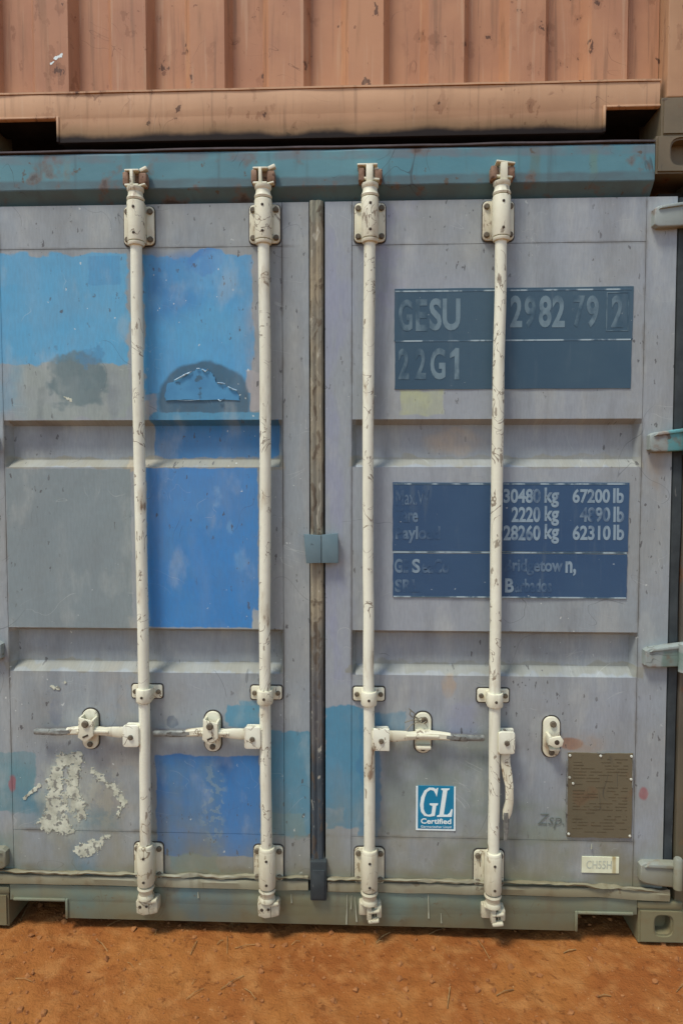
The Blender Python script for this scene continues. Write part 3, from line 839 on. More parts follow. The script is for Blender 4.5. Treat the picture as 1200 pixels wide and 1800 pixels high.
kp.prism([(0.015, 1.347), (0.068, 1.353), (0.070, 1.256), (0.015, 1.256)], -0.027, -0.019, 0.002)
kp.box(0.040, 0.066, -0.019, 0.004, 1.26, 1.345, 0.002)
put('door_keeper', kp, M['keeper'], box1)

# ---- hinges
for s, d in ((-1, doors[0]), (1, doors[1])):
    for zc, hh in ((2.342, 0.070), (1.643, 0.066), (0.955, 0.068), (0.248, 0.074)):
        h = MB()
        dz = -0.006 if zc < 0.5 else 0.004
        pts = [(s * 1.050, zc + hh * 0.34), (s * 1.062, zc + hh * 0.46), (s * 1.12, zc + hh * 0.54 + dz), (s * 1.185, zc + hh * 0.60 + dz * 2), (s * 1.185, zc - hh * 0.50 + dz * 2), (s * 1.11, zc - hh * 0.50 + dz), (s * 1.062, zc - hh * 0.46), (s * 1.050, zc - hh * 0.34)]
        if s < 0: pts = pts[::-1]
        h.prism(pts, -0.024, 0.001, 0.005, 3)
        # raised web along the blade
        h.prism([(s * 1.062, zc + hh * 0.30), (s * 1.18, zc + hh * 0.40 + dz * 2), (s * 1.18, zc + hh * 0.58 + dz * 2), (s * 1.075, zc + hh * 0.45)][::s], -0.030, -0.02, 0.003)
        put('hinge', h, M['hinge'], d)
        put('hinge_pin', MB().lathe(s * 1.166, -0.030, [(0.006, zc - hh * 0.62), (0.014, zc - hh * 0.60), (0.014, zc + hh * 0.70), (0.010, zc + hh * 0.78)]), M['hinge'], d)

# ---- locking rods
RY = -0.036
HY = -0.028                              # the handles lie a little closer to the door                              # rod axis in front of the door skin
RODS = [(-0.570, -1), (-0.166, -1), (0.168, 1), (0.573, 1)]
def rounded(cx, cz, hw, hh, r, k=5):
    pts = []
    for sx, sz, a0 in ((1, 1, 0), (-1, 1, 90), (-1, -1, 180), (1, -1, 270)):
        for i in range(k + 1):
            a = R(a0 + 90 * i / k)
            pts.append((cx + sx * (hw - r) + r * math.cos(a), cz + sz * (hh - r) + r * math.sin(a)))
    return pts
rod_labels = ['locking rod nearest the left edge, beside the light blue square', 'locking rod just left of the central gasket', 'locking rod just right of the central gasket', 'locking rod crossing both dark marking panels']
bend = [lambda z: 0.003 * math.sin(z * 2.6 - 0.5), lambda z: 0.003 * math.sin(z * 3.2 + 2), lambda z: 0.0035 * math.sin(z * 2.4 + 1), lambda z: 0.002 * math.sin(z * 3.0 + 0.4) + (z - 1.2) * 0.002]
for ri, (rx, hs) in enumerate(RODS):
    tb = MB()
    bz = bend[ri]
    pts, rad = [], []
    for k in range(61):
        z = 0.14 + (2.44 - 0.14) * k / 60
        pts.append((rx + bz(z) + noise.noise(Vector((z * 5, ri * 3, 0))) * 0.0014, RY + noise.noise(Vector((z * 3, ri, 7))) * 0.001, z))
        rad.append(0.0185 - 0.0012 * abs(math.sin(z * 2.1 + ri)) * (1 if ri == 2 else 0.4))
    tb.tube(pts, rad, 24)
    rod = put('lock_rod', tb, M['rod'], box1, rod_labels[ri], smooth=60)

    for top in (1, 0):
        zc = 2.341 if top else 0.243
        u = 1 if top else -1
        off = 0.004 if ri == 3 else 0.0
        cx = rx + bz(zc)
        px = cx - (off if top else off * 2)
        hw = 0.049
        put('dark_rim_plate', MB().prism(rounded(px, zc - u * 0.001, hw + 0.003, 0.064, 0.016), -0.0022, 0.004), M['rim'], rod)
        b = MB()
        b.prism(rounded(px, zc, hw, 0.061, 0.015), -0.008, -0.0015, 0.0015)
        b.box(cx - 0.026, cx + 0.026, RY, -0.006, zc - 0.060, zc + 0.062, 0.003)
        b.lathe(cx, RY, [(0.0265, zc - 0.060), (0.0275, zc - 0.056), (0.0275, zc + 0.060), (0.0265, zc + 0.063)], 24)
        put('bearing_bracket', b, M['bracket'], rod)
        # collars and tapered neck towards the cam
        z1 = zc + u * 0.066
        prof = [(0.026, z1), (0.028, z1 + u * 0.006), (0.0235, z1 + u * 0.016), (0.0225, z1 + u * 0.026), (0.0265, z1 + u * 0.032), (0.0265, z1 + u * 0.040), (0.020, z1 + u * 0.043)]
        inner = [(0.019, zc - u * 0.074), (0.0245, zc - u * 0.073), (0.0265, zc - u * 0.068), (0.0265, zc - u * 0.063), (0.022, zc - u * 0.061)]
        put('collar', MB().lathe(cx, RY, prof if top else prof[::-1], 24), M['bracket'], rod)
        put('collar', MB().lathe(cx, RY, inner if top else inner[::-1], 24), M['bracket'], rod)
        for sx in (-1, 1):
            for sz in (-1, 1):
                if top or not (ri == 0 and sx < 0 and sz < 0):
                    put('bolt', MB().bolt(px + sx * 0.037, zc + sz * 0.044, 0.0092, -0.007, -0.015), M['bolt'], rod)
            put('grease_hole', MB().bolt(cx + 0.001, zc + sx * 0.040, 0.0045, RY - 0.026, RY - 0.0290), M['dot'], rod)
        # cam
        zk = zc + u * 0.106
        c = MB()
        tw = (1 if hs < 0 else -1)
        if top and hs < 0:
            c.box(cx - 0.030, cx + 0.016, RY - 0.016, RY + 0.022, zk + 0.048, zk + 0.054, 0.002)
            c.box(cx - 0.030, cx + 0.014, RY - 0.016, RY + 0.022, zk + 0.002, zk + 0.009, 0.002)
            c.box(cx - 0.012, cx - 0.002, RY - 0.018, RY + 0.02, zk, zk + 0.052, 0.002)
            c.box(cx - 0.031, cx - 0.026, RY - 0.010, RY + 0.022, zk + 0.004, zk + 0.050, 0.002)
            c.box(cx + 0.016, cx + 0.040, RY - 0.010, RY + 0.012, zk + 0.050, zk + 0.062, 0.003, rot=('Y', -24))
            c.box(cx + 0.010, cx + 0.036, RY - 0.014, RY + 0.006, zk + 0.002, zk + 0.008, 0.002, rot=('Y', -14))
        elif top:
            w = 0.006 if ri == 3 else -0.006
            c.box(cx - 0.030 + w * 1.6, cx + 0.030 + w * 1.2, RY - 0.018, RY + 0.020, zk + 0.052, zk + 0.058, 0.002, rot=('Y', 8 if ri == 3 else 0))
            c.box(cx - 0.010 + w * 0.4, cx + 0.012 + w * 0.4, RY - 0.020, RY + 0.02, zk - 0.004, zk + 0.054, 0.003)
            c.box(cx - 0.030, cx + 0.030, RY - 0.014, RY + 0.02, zk + 0.010, zk + 0.017, 0.002, rot=('Y', 6))
            c.box(cx + 0.012, cx + 0.026, RY - 0.006, RY + 0.02, zk + 0.014, zk + 0.052, 0.003)
        elif hs < 0:
            c.prism([(cx - 0.030, zk - 0.008), (cx - 0.024, zk), (cx + 0.012, zk + 0.002), (cx + 0.014, zk - 0.050), (cx - 0.006, zk - 0.054), (cx - 0.028, zk - 0.046)], RY - 0.016, RY + 0.022, 0.004)
            c.box(cx + 0.008, cx + 0.036, RY - 0.010, RY + 0.016, zk - 0.052, zk - 0.012, 0.004, rot=('Z', 25))
            c.box(cx + 0.010, cx + 0.040, RY - 0.016, RY + 0.010, zk - 0.012, zk - 0.002, 0.003, rot=('Y', -16))
        else:
            c.box(cx - 0.030, cx + 0.026, RY - 0.012, RY + 0.018, zk - 0.008, zk + 0.001, 0.003, rot=('Y', 8))
            c.box(cx - 0.008, cx + 0.008, RY - 0.018, RY + 0.018, zk - 0.050, zk, 0.003)
            c.box(cx - 0.004, cx + 0.034, RY - 0.020, RY + 0.014, zk - 0.026, zk - 0.017, 0.003, rot=('Y', -8))
            c.box(cx - 0.004, cx + 0.032, RY - 0.022, RY + 0.014, zk - 0.058, zk - 0.047, 0.004, rot=('Y', -6))
            c.box(cx + 0.018, cx + 0.026, RY - 0.008, RY + 0.014, zk - 0.050, zk - 0.022, 0.002)
        cm = put('cam', c, M['bracket'], rod)
        if not top and hs < 0:
            put('cam_hole', MB().bolt(cx - 0.016, zk - 0.024, 0.0055, RY - 0.015, RY - 0.0175), M['dot'], rod)
            put('cam_hole', MB().bolt(cx + 0.006, zk - 0.022, 0.0045, RY - 0.015, RY - 0.0175), M['dot'], rod)
        # keeper welded to the frame, behind the cam
        k_ = MB()
        yb = -0.015 if top else -0.003
        if top:
            k_.box(cx - 0.034, cx + 0.036, -0.030, yb, zk + 0.004, zk + 0.050, 0.004)
            k_.box(cx - 0.036, cx - 0.018, -0.052, yb, zk + 0.006, zk + 0.046, 0.004)
            k_.box(cx + 0.014, cx + 0.038, -0.048, yb, zk + 0.010, zk + 0.044, 0.004)
        else:
            k_.box(cx - 0.034, cx + 0.038, -0.026, yb, zk - 0.052, zk - 0.006, 0.004)
            k_.box(cx + 0.016, cx + 0.040, -0.044, yb, zk - 0.048, zk - 0.010, 0.004)
        put('cam_keeper', k_, M['rust'] if top else M['bracket'], box1)

    # mid guide strap
    zc = 0.822
    cx = rx + bz(zc)
    put('dark_rim_plate', MB().prism(rounded(cx, zc, 0.055, 0.026, 0.010), -0.0022, 0.004), M['rim'], rod)
    b = MB()
    b.prism(rounded(cx, zc, 0.051, 0.022, 0.008), -0.008, -0.0015, 0.0015)
    b.box(cx - 0.025, cx + 0.025, RY, -0.006, zc - 0.024, zc + 0.018, 0.003)
    b.lathe(cx, RY, [(0.0245, zc - 0.025), (0.0258, zc - 0.022), (0.0258, zc + 0.016), (0.0245, zc + 0.019)], 24)
    put('rod_guide', b, M['bracket'], rod)
    for sx in (-1, 1):
        put('bolt', MB().bolt(cx + sx * 0.039, zc, 0.008, -0.007, -0.014), M['bolt'], rod)
    put('grease_hole', MB().bolt(cx, zc - 0.004, 0.0045, RY - 0.0245, RY - 0.0275), M['dot'], rod)

    # handle hub on the rod
    zh = 0.689
    cx = rx + bz(zh)
    h = MB()
    hx0, hx1 = sorted((cx + hs * 0.012, cx + hs * 0.066))
    if ri == 3:
        h.prism(rounded((hx0 + hx1) / 2 - 0.004, zh - 0.004, 0.026, 0.036, 0.009), RY - 0.022, RY - 0.014, 0.002)
    else:
        h.prism(rounded((hx0 + hx1) / 2, zh, 0.0265, 0.036, 0.009 if hs < 0 else 0.003), RY - 0.022, RY - 0.014, 0.002)
    h.prism(rounded((hx0 + hx1) / 2, zh, 0.0245, 0.032, 0.006), RY + 0.008, RY + 0.016, 0.002)
    h.box(*sorted((cx + hs * 0.008, cx + hs * 0.030)), RY - 0.016, RY + 0.010, zh - 0.028, zh + 0.028, 0.003)
    put('handle_hub', h, M['rod'], rod)
    put('bolt', MB().bolt((hx0 + hx1) / 2 - (0.004 if ri == 3 else 0), zh - 0.003, 0.0085, RY - 0.021, RY - 0.028), M['bolt'], rod)

    # handle bar: flat forged bar, swept as a chain of rectangular sections
    hb = MB(); gp = MB()
    def bar(mb, secs):
        """secs: (x, y, z, half height, half thickness); bar axis in the x-z plane"""
        rings = []
        ps = [Vector(q[:3]) for q in secs]
        for i, q in enumerate(secs):
            t = (ps[min(i + 1, len(ps) - 1)] - ps[max(i - 1, 0)]).normalized()
            up = Vector((0, 1, 0)).cross(t).normalized()
            fw = t.cross(up)
            rings.append([mb.bm.verts.new(ps[i] + up * a * q[3] + fw * b_ * q[4]) for a, b_ in ((1, .6), (.6, 1), (-.6, 1), (-1, .6), (-1, -.6), (-.6, -1), (.6, -1), (1, -.6))])
        mb._skin(rings)
    if ri < 3:
        o = lambda t: cx + hs * t
        zz = zh + 0.002
        bar(hb, [(o(0.050), HY, zz, 0.017, 0.006), (o(0.085), HY, zz, 0.017, 0.006), (o(0.110), HY, zz + 0.001, 0.0155, 0.007), (o(0.135), HY, zz + 0.002, 0.012, 0.009), (o(0.165), HY, zz + 0.004, 0.013, 0.010),
                 (o(0.200), HY, zz + 0.005, 0.014, 0.010), (o(0.230), HY, zz + 0.004, 0.012, 0.009), (o(0.262), HY, zz + 0.001, 0.011, 0.008)])
        ze = zz + (0.0 if ri < 2 else 0.0)
        bar(gp, [(o(0.250), HY - 0.001, ze + 0.002, 0.0085, 0.0075), (o(0.280), HY - 0.001, ze - 0.001, 0.0105, 0.0075), (o(0.315), HY - 0.001, ze - 0.002, 0.0105, 0.0075), (o(0.318), HY - 0.001, ze - 0.002, 0.0088, 0.0065), (o(0.368), HY - 0.002, ze - 0.001, 0.0092, 0.0065), (o(0.372), HY - 0.002, ze - 0.001, 0.007, 0.005)])
        # ridge on the bar
        bar(hb, [(o(0.120), HY - 0.008, zz + 0.003, 0.004, 0.003), (o(0.170), HY - 0.012, zz + 0.006, 0.005, 0.003), (o(0.225), HY - 0.009, zz + 0.004, 0.004, 0.003)])
        hl = 'handle lying level across its catch'
    else:
        xx = (hx0 + hx1) / 2
        bar(hb, [(xx - 0.004, RY, zh - 0.020, 0.014, 0.006), (xx - 0.004, RY, zh - 0.075, 0.015, 0.006), (xx + 0.002, RY - 0.004, zh - 0.115, 0.015, 0.007), (xx + 0.008, RY - 0.008, zh - 0.150, 0.012, 0.009),
                 (xx + 0.009, RY - 0.009, zh - 0.200, 0.012, 0.009), (xx + 0.003, RY - 0.006, zh - 0.235, 0.014, 0.007), (xx - 0.002, RY - 0.004, zh - 0.262, 0.009, 0.007)])
        bar(gp, [(xx - 0.001, RY - 0.005, zh - 0.236, 0.0095, 0.008), (xx + 0.000, RY - 0.005, zh - 0.290, 0.0085, 0.007), (xx - 0.002, RY - 0.004, zh - 0.330, 0.005, 0.005)])
        hl = 'handle hanging straight down beside its rod'
    put('handle', hb, M['bracket'], rod, hl)
    put('handle_grip', gp, M['grip'], rod)

# ---- handle catches on the doors
CATCH = [(-0.760, 0.692, 0), (-0.348, 0.690, 0), (0.346, 0.696, 1), (0.762, 0.688, 2)]
for ci, (cx, cz, kind) in enumerate(CATCH):
    d = doors[0] if cx < 0 else doors[1]
    put('dark_rim_plate', MB().prism(rounded(cx, cz, 0.031, 0.071, 0.029, 8), -0.0022, 0.004), M['rim'], d)
    b = MB()
    b.prism(rounded(cx, cz, 0.0265, 0.0665, 0.025, 8), -0.011, -0.0015, 0.002)
    if kind == 0:
        # hasp flap folded over the handle
        b.prism([(cx - 0.022, cz + 0.052), (cx + 0.024, cz + 0.040), (cx + 0.026, cz - 0.008), (cx - 0.002, cz - 0.032), (cx - 0.026, cz - 0.014)], -0.047, -0.040, 0.002)
        b.box(cx - 0.024, cx - 0.016, -0.042, -0.008, cz - 0.010, cz + 0.052, 0.002)
        b.box(cx + 0.018, cx + 0.026, -0.042, -0.008, cz - 0.006, cz + 0.044, 0.002)
    elif kind == 1:
        b.box(cx - 0.024, cx + 0.024, -0.036, -0.008, cz - 0.046, cz - 0.036, 0.002)
        b.box(cx - 0.026, cx + 0.024, -0.034, -0.008, cz + 0.006, cz + 0.014, 0.002)
    else:
        b.prism([(cx - 0.018, cz + 0.012), (cx + 0.018, cz + 0.018), (cx + 0.028, cz + 0.004), (cx + 0.024, cz - 0.014), (cx + 0.004, cz - 0.020), (cx - 0.020, cz - 0.010)], -0.050, -0.042, 0.003)
        b.box(cx - 0.020, cx - 0.010, -0.048, -0.008, cz - 0.012, cz + 0.018, 0.002)
        b.box(cx - 0.012, cx + 0.020, -0.040, -0.008, cz - 0.034, cz - 0.026, 0.002)
    c_o = put('handle_catch', b, M['bracket'], d, 'open handle catch with nothing in it' if kind == 2 else None)
    if kind == 0:
        put('bolt', MB().bolt(cx, cz + 0.032, 0.0115, -0.046, -0.054), M['bolt'], d)
        put('hasp_slot', MB().box(cx - 0.010, cx + 0.010, -0.0485, -0.045, cz - 0.012, cz - 0.006, rot=('Y', -24)), M['dot'], d)
    else:
        put('bolt', MB().bolt(cx + 0.004, cz + 0.044, 0.0105, -0.010, -0.018), M['bolt'], d)
    put('bolt', MB().bolt(cx, cz - 0.050, 0.0095, -0.010, -0.017), M['bolt'], d)
    if kind == 2:
        put('hasp_slot', MB().bolt(cx + 0.006, cz - 0.001, 0.008, -0.049, -0.0515), M['dot'], d)
w = MB()
random.seed(3)
for k in range(4):
    x, z = 0.335, 0.742
    p = [(x + random.uniform(-.006, .006), -0.016, z + random.uniform(-.008, .008))]
    a = random.uniform(100, 200)
    for j in range(4):
        a += random.uniform(-45, 45)
        p.append((p[-1][0] + 0.014 * math.cos(R(a)), -0.018 - 0.004 * j, p[-1][2] + 0.012 * math.sin(R(a))))
    w.tube(p, 0.0016, 6)
w.tube([(0.326, -0.018, 0.744), (0.338, -0.024, 0.752), (0.352, -0.022, 0.750), (0.356, -0.020, 0.738), (0.344, -0.020, 0.732), (0.330, -0.018, 0.738)], 0.0018, 6)
wt = put('wire_tie', w, M['wire'])
wt['label'] = 'short twisted grey wire left on the handle catch above the blue square sticker'; wt['category'] = 'wire'

# ---- marking panels and lettering on the right leaf
DL, DR = doors
YS = -0.0028
def film(name, b, mat, parent, y0=YS, y1=0.003, label=None, jit=0.0):
    cx, cz, hx, hz = b
    pts = []
    rnd = random.Random(int(abs(cx * 1000) + abs(cz * 100)))
    for (ax, az), (bx_, bz_) in zip([(-1, -1), (1, -1), (1, 1), (-1, 1)], [(1, -1), (1, 1), (-1, 1), (-1, -1)]):
        for i in range(10):
            t = i / 10
            pts.append((cx + hx * (ax + (bx_ - ax) * t) + rnd.uniform(-jit, jit), cz + hz * (az + (bz_ - az) * t) + rnd.uniform(-jit, jit)))
    return put(name, MB().plate(pts, y0, y1), mat, parent, label, smooth=0)
film('marking_panel', (0.623, 2.051, 0.375, 0.083), M['mark_teal'], DR, label='upper dark panel with the container number', jit=0.0008)
film('marking_panel', (0.623, 1.892, 0.373, 0.077), M['mark_teal'], DR, label='dark panel with the size and type code', jit=0.0008)
film('marking_panel', (0.621, 1.405, 0.376, 0.111), M['mark_navy'], DR, label='navy panel with the weights in kilograms and pounds', jit=0.0008)
film('marking_panel', (0.621, 1.214, 0.375, 0.071), M['mark_navy'], DR, label='navy panel with the owner and town', jit=0.0008)
YT = YS - 0.0004
def word(s, b, ink, bold=0.03, y=YT, parent=None, shear=0.0, name='lettering'):
    link(name, ctext(s, b, y, bold=bold, shear=shear), M[ink], parent or DR)
word('G', (0.283, 2.050, 0.022, 0.050), 'ink_teal_faint')
word('E', (0.334, 2.050, 0.018, 0.050), 'ink_teal_faint')
word('SU', (0.408, 2.052, 0.049, 0.051), 'ink_teal')
word('2', (0.633, 2.059, 0.019, 0.050), 'ink_teal')
word('9', (0.677, 2.058, 0.018, 0.050), 'ink_teal_faint')
word('8', (0.724, 2.058, 0.020, 0.050), 'ink_teal')
word('2', (0.766, 2.058, 0.020, 0.050), 'ink_teal')
word('7', (0.830, 2.057, 0.018, 0.050), 'ink_teal_faint')
word('9', (0.872, 2.057, 0.019, 0.050), 'ink_teal')
word('2', (0.949, 2.056, 0.018, 0.050), 'ink_teal_faint')
word('2', (0.278, 1.896, 0.017, 0.049), 'ink_teal_faint')
word('2', (0.332, 1.896, 0.017, 0.049), 'ink_teal_faint')
word('G', (0.387, 1.896, 0.024, 0.050), 'ink_teal')
put('lettering', MB().plate([(0.454, 1.945), (0.455, 1.846), (0.440, 1.846), (0.440, 1.920), (0.425, 1.913), (0.425, 1.928), (0.443, 1.946)], YT - 0.0004, YS), M['ink_teal'], DR, smooth=0)
# frame round the check digit
cx, cz, hx, hz = 0.950, 2.056, 0.035, 0.061
fr = MB()
fr.box(cx - hx, cx - hx + 0.003, YT - 0.0004, YS, cz - hz, cz + hz)
fr.box(cx + hx - 0.003, cx + hx, YT - 0.0004, YS, cz - hz, cz + hz)
fr.box(cx - hx + 0.003, cx + hx - 0.003, YT - 0.0004, YS, cz - hz, cz - hz + 0.003)
fr.box(cx - hx + 0.003, cx + hx - 0.003, YT - 0.0004, YS, cz + hz - 0.003, cz + hz)
put('check_digit_frame', fr, M['ink_teal_faint'], DR)
word('ax.W', (0.323, 1.468, 0.040, 0.024), 'ink_navy_faint', 0.004)
put('lettering', MB().plate([(0.254, 1.442), (0.254, 1.492), (0.260, 1.492), (0.267, 1.472), (0.273, 1.492), (0.280, 1.492), (0.280, 1.442), (0.274, 1.442), (0.274, 1.476), (0.267, 1.455), (0.260, 1.476), (0.260, 1.442)], YT - 0.0004, YS), M['ink_navy_faint'], DR, smooth=0)
word('Tare', (0.290, 1.410, 0.036, 0.023), 'ink_navy_faint')
word('Payload', (0.326, 1.347, 0.072, 0.028), 'ink_navy_faint')
word('30480', (0.659, 1.473, 0.059, 0.023), 'ink_navy', 0.03)
word('kg', (0.753, 1.468, 0.023, 0.032), 'ink_navy', 0.03)
word('67200', (0.878, 1.473, 0.059, 0.023), 'ink_navy', 0.03)
word('lb', (0.964, 1.474, 0.017, 0.024), 'ink_navy', 0.03)
word('2220', (0.672, 1.413, 0.046, 0.025), 'ink_navy', 0.03)
word('kg', (0.754, 1.409, 0.023, 0.032), 'ink_navy', 0.03)
word('4890', (0.891, 1.413, 0.048, 0.024), 'ink_navy', 0.03)
word('lb', (0.966, 1.414, 0.017, 0.025), 'ink_navy', 0.03)
word('28260', (0.660, 1.354, 0.059, 0.025), 'ink_navy', 0.03)
word('kg', (0.755, 1.351, 0.023, 0.032), 'ink_navy', 0.03)
word('62310', (0.881, 1.355, 0.060, 0.024), 'ink_navy', 0.03)
word('lb', (0.967, 1.356, 0.017, 0.025), 'ink_navy', 0.03)
word('GE', (0.274, 1.245, 0.023, 0.023), 'ink_navy_faint', 0.03)
word('S', (0.321, 1.245, 0.013, 0.023), 'ink_navy', 0.03)
word('eaCo', (0.383, 1.245, 0.044, 0.023), 'ink_navy_faint', 0.03)
word('SRL', (0.292, 1.180, 0.039, 0.021), 'ink_navy_faint', 0.03)
word('Bridgetow', (0.699, 1.243, 0.093, 0.027), 'ink_navy_faint', 0.03)
word('n,', (0.817, 1.239, 0.017, 0.024), 'ink_navy', 0.03)
word('B', (0.622, 1.183, 0.014, 0.023), 'ink_navy', 0.03)
word('arbados', (0.698, 1.183, 0.059, 0.022), 'ink_navy_faint', 0.03)
# pale edges where the film strips meet the paint
for (x0, z1), (x1, z0) in (((0.248, 2.132), (0.995, 2.119)), ((0.249, 1.974), (0.995, 1.963)), ((0.245, 1.514), (0.993, 1.509)), ((0.245, 1.292), (0.995, 1.288)), ((0.246, 1.145), (0.996, 1.144))):
    put('film_edge', MB().box(x0 + 0.002, x1 - 0.002, YT - 0.0003, 0.001, (z0 + z1) / 2 - 0.0022, (z0 + z1) / 2 + 0.0022), M['film_edge'], DR)

# ---- certificate sticker
film('certificate_sticker', (0.390, 0.439, 0.065, 0.074), M['white'], DR, -0.0022, 0.003, 'small blue and white square sticker')
film('sticker_field', (0.390, 0.443, 0.059, 0.072), M['gl_blue'], DR, -0.0027, 0.003)
GL_G = [(0.3975, 0.5093), (0.3927, 0.4790), (0.3889, 0.4890), (0.3827, 0.5001), (0.3718, 0.5026), (0.3609, 0.4952), (0.3534, 0.4771), (0.3498, 0.4546), (0.3503, 0.4367), (0.3559, 0.4233), (0.3647, 0.4178), (0.3734, 0.4196), (0.3762, 0.4237), (0.3791, 0.4484), (0.3699, 0.4516), (0.3699, 0.4568), (0.3972, 0.4573), (0.3966, 0.4521), (0.3914, 0.4487), (0.3866, 0.4149), (0.3702, 0.4119), (0.3526, 0.4142), (0.3416, 0.4275), (0.3376, 0.4499), (0.3414, 0.4769), (0.3522, 0.4995), (0.3674, 0.5099), (0.3827, 0.5095), (0.3903, 0.5047), (0.3936, 0.5092)]
GL_L = [(0.4071, 0.5077), (0.4350, 0.5082), (0.4340, 0.5044), (0.4274, 0.5009), (0.4160, 0.4200), (0.4270, 0.4190), (0.4346, 0.4248), (0.4410, 0.4384), (0.4454, 0.4385), (0.4423, 0.4126), (0.3931, 0.4116), (0.3942, 0.4162), (0.4018, 0.4186), (0.4128, 0.5006), (0.4071, 0.5039)]
put('lettering', MB().plate(GL_G, -0.0033, -0.002), M['white'], DR, smooth=0)
put('lettering', MB().plate(GL_L, -0.0033, -0.002), M['white'], DR, smooth=0)
word('Certified', (0.391, 0.397, 0.050, 0.009), 'white', 0.025, -0.0031)
word('Germanischer Lloyd', (0.391, 0.377, 0.050, 0.005), 'white', 0.0, -0.0031)

# ---- data plate, label, scrawl
film('data_plate', (0.922, 0.494, 0.104, 0.141), M['brass'], DR, -0.005, 0.003, 'brown metal data plate with rivets', jit=0.0012)
pcx, pcz, phx, phz = 0.922, 0.494, 0.104, 0.141
pl = MB()
rnd = random.Random(5)
for r_ in range(24):
    z = pcz + phz * 0.86 - r_ * phz * 1.72 / 23
    x = pcx - phx * 0.84
    while x < pcx + phx * 0.84:
        L_ = rnd.uniform(0.008, 0.045)
        if rnd.random() < 0.62:
            pl.box(x, min(x + L_, pcx + phx * 0.85), -0.0056, -0.004, z - 0.0011, z + 0.0011 * rnd.uniform(0.6, 1.6))
        x += L_ + rnd.uniform(0.004, 0.02)
put('plate_print', pl, M['plate_print'], DR, smooth=0)['kind'] = 'stuff'
eg = MB()
eg.box(pcx - phx - 0.0035, pcx - phx, -0.0056, 0.001, pcz - phz * 0.9, pcz + phz * 0.8)
put('bent_plate_edge', eg, M['grip'], DR); eg = MB()
eg.box(pcx + phx - 0.002, pcx + phx + 0.0012, -0.0062, 0.001, pcz + phz * 0.2, pcz + phz * 0.96)
put('bent_plate_edge', eg, M['grip'], DR); eg = MB()
eg.box(pcx - phx * 0.1, pcx + phx * 0.14, -0.0062, 0.001, pcz + phz - 0.0012, pcz + phz + 0.0018)
put('bent_plate_edge', eg, M['grip'], DR)
for px_, pz_ in ((-0.95, 0.94), (0.95, 0.94), (0.0, 0.94), (-0.95, 0.42), (0.95, 0.40), (-0.84, 0.28), (-0.95, -0.92), (0.95, -0.94)):
    put('rivet', MB().bolt(pcx + px_ * phx, pcz + pz_ * phz, 0.0042, -0.0045, -0.008), M['rivet'], DR)
film('paper_label', (0.929, 0.260, 0.060, 0.027), M['label'], DR, -0.0022, 0.003, 'small cream label with faded print')
word('CH55H', (0.924, 0.261, 0.041, 0.014), 'label_print', 0.01, -0.0024)
word('Zsp.', (0.766, 0.404, 0.043, 0.024), 'scrawl', -0.012, -0.0016, None, 0.25, 'scrawl')

# ---- torn paper on the left leaf
def flakes(name, x0, x1, z0, z1, inside, parent, mat, step=0.003, seed=0.0, y=-0.0014, label=None):
    m = MB(); cache = {}
    nx, nz = int((x1 - x0) / step), int((z1 - z0) / step)
    def vtx(i, k):
        if (i, k) not in cache:
            x, z = x0 + i * step, z0 + k * step
            q = Vector((x * 45 + seed, z * 45, 0))
            cache[(i, k)] = m.bm.verts.new((x + noise.noise(q * 3) * step * 0.5, y - 0.0008 * max(0, noise.noise(q * 0.9 + Vector((9, 0, 0)))), z + noise.noise(q * 3.3 + Vector((0, 7, 0))) * step * 0.5))
        return cache[(i, k)]
    for i in range(nx):
        for k in range(nz):
            x, z = x0 + (i + .5) * step, z0 + (k + .5) * step
            if inside(x, z) > 0:
                m.bm.faces.new((vtx(i, k), vtx(i + 1, k), vtx(i + 1, k + 1), vtx(i, k + 1)))
    e = [ed for ed in m.bm.edges if len(ed.link_faces) == 1]
    r = bmesh.ops.extrude_edge_only(m.bm, edges=e)
    for v in [g_ for g_ in r['geom'] if isinstance(g_, bmesh.types.BMVert)]: v.co.y = -0.0005
    bmesh.ops.recalc_face_normals(m.bm, faces=m.bm.faces[:])
    o = put(name, m, mat, parent, label, smooth=0)
    o['kind'] = 'stuff'
    return o
def seg_d(x, z, a, b):
    ax, az = a; bx, bz = b
    t = max(0, min(1, ((x - ax) * (bx - ax) + (z - az) * (bz - az)) / ((bx - ax) ** 2 + (bz - az) ** 2)))
    return math.hypot(x - ax - t * (bx - ax), z - az - t * (bz - az))
def fb(x, z, s):
    return noise.noise(Vector((x * s, z * s, 1))) + 0.5 * noise.noise(Vector((x * s * 2.3, z * s * 2.3, 5)))
def main_sticker(x, z):
    ring = 0.024 - seg_d(x, z, (-0.857, 0.583), (-0.810, 0.584))
    a = 0.020 - min(seg_d(x, z, (-0.873, 0.550), (-0.890, 0.504)), seg_d(x, z, (-0.819, 0.555), (-0.827, 0.511)))
    b = 0.022 - min(seg_d(x, z, (-0.882, 0.495), (-0.904, 0.376)), seg_d(x, z, (-0.828, 0.480), (-0.802, 0.398)), seg_d(x, z, (-0.924, 0.360), (-0.850, 0.348)))
    c = 0.012 - seg_d(x, z, (-0.854, 0.456), (-0.862, 0.348))
    return max(ring, a, b, c) + 0.016 * fb(x, z, 52) + 0.010 * fb(x, z, 150) - 0.001
flakes('torn_sticker', (-0.987, 0.611)[0], (-0.715, 0.615)[0], (-0.847, 0.309)[1], (-0.841, 0.623)[1], main_sticker, DL, M['flake'], 0.0022, 0, label='torn white paper sticker remains')
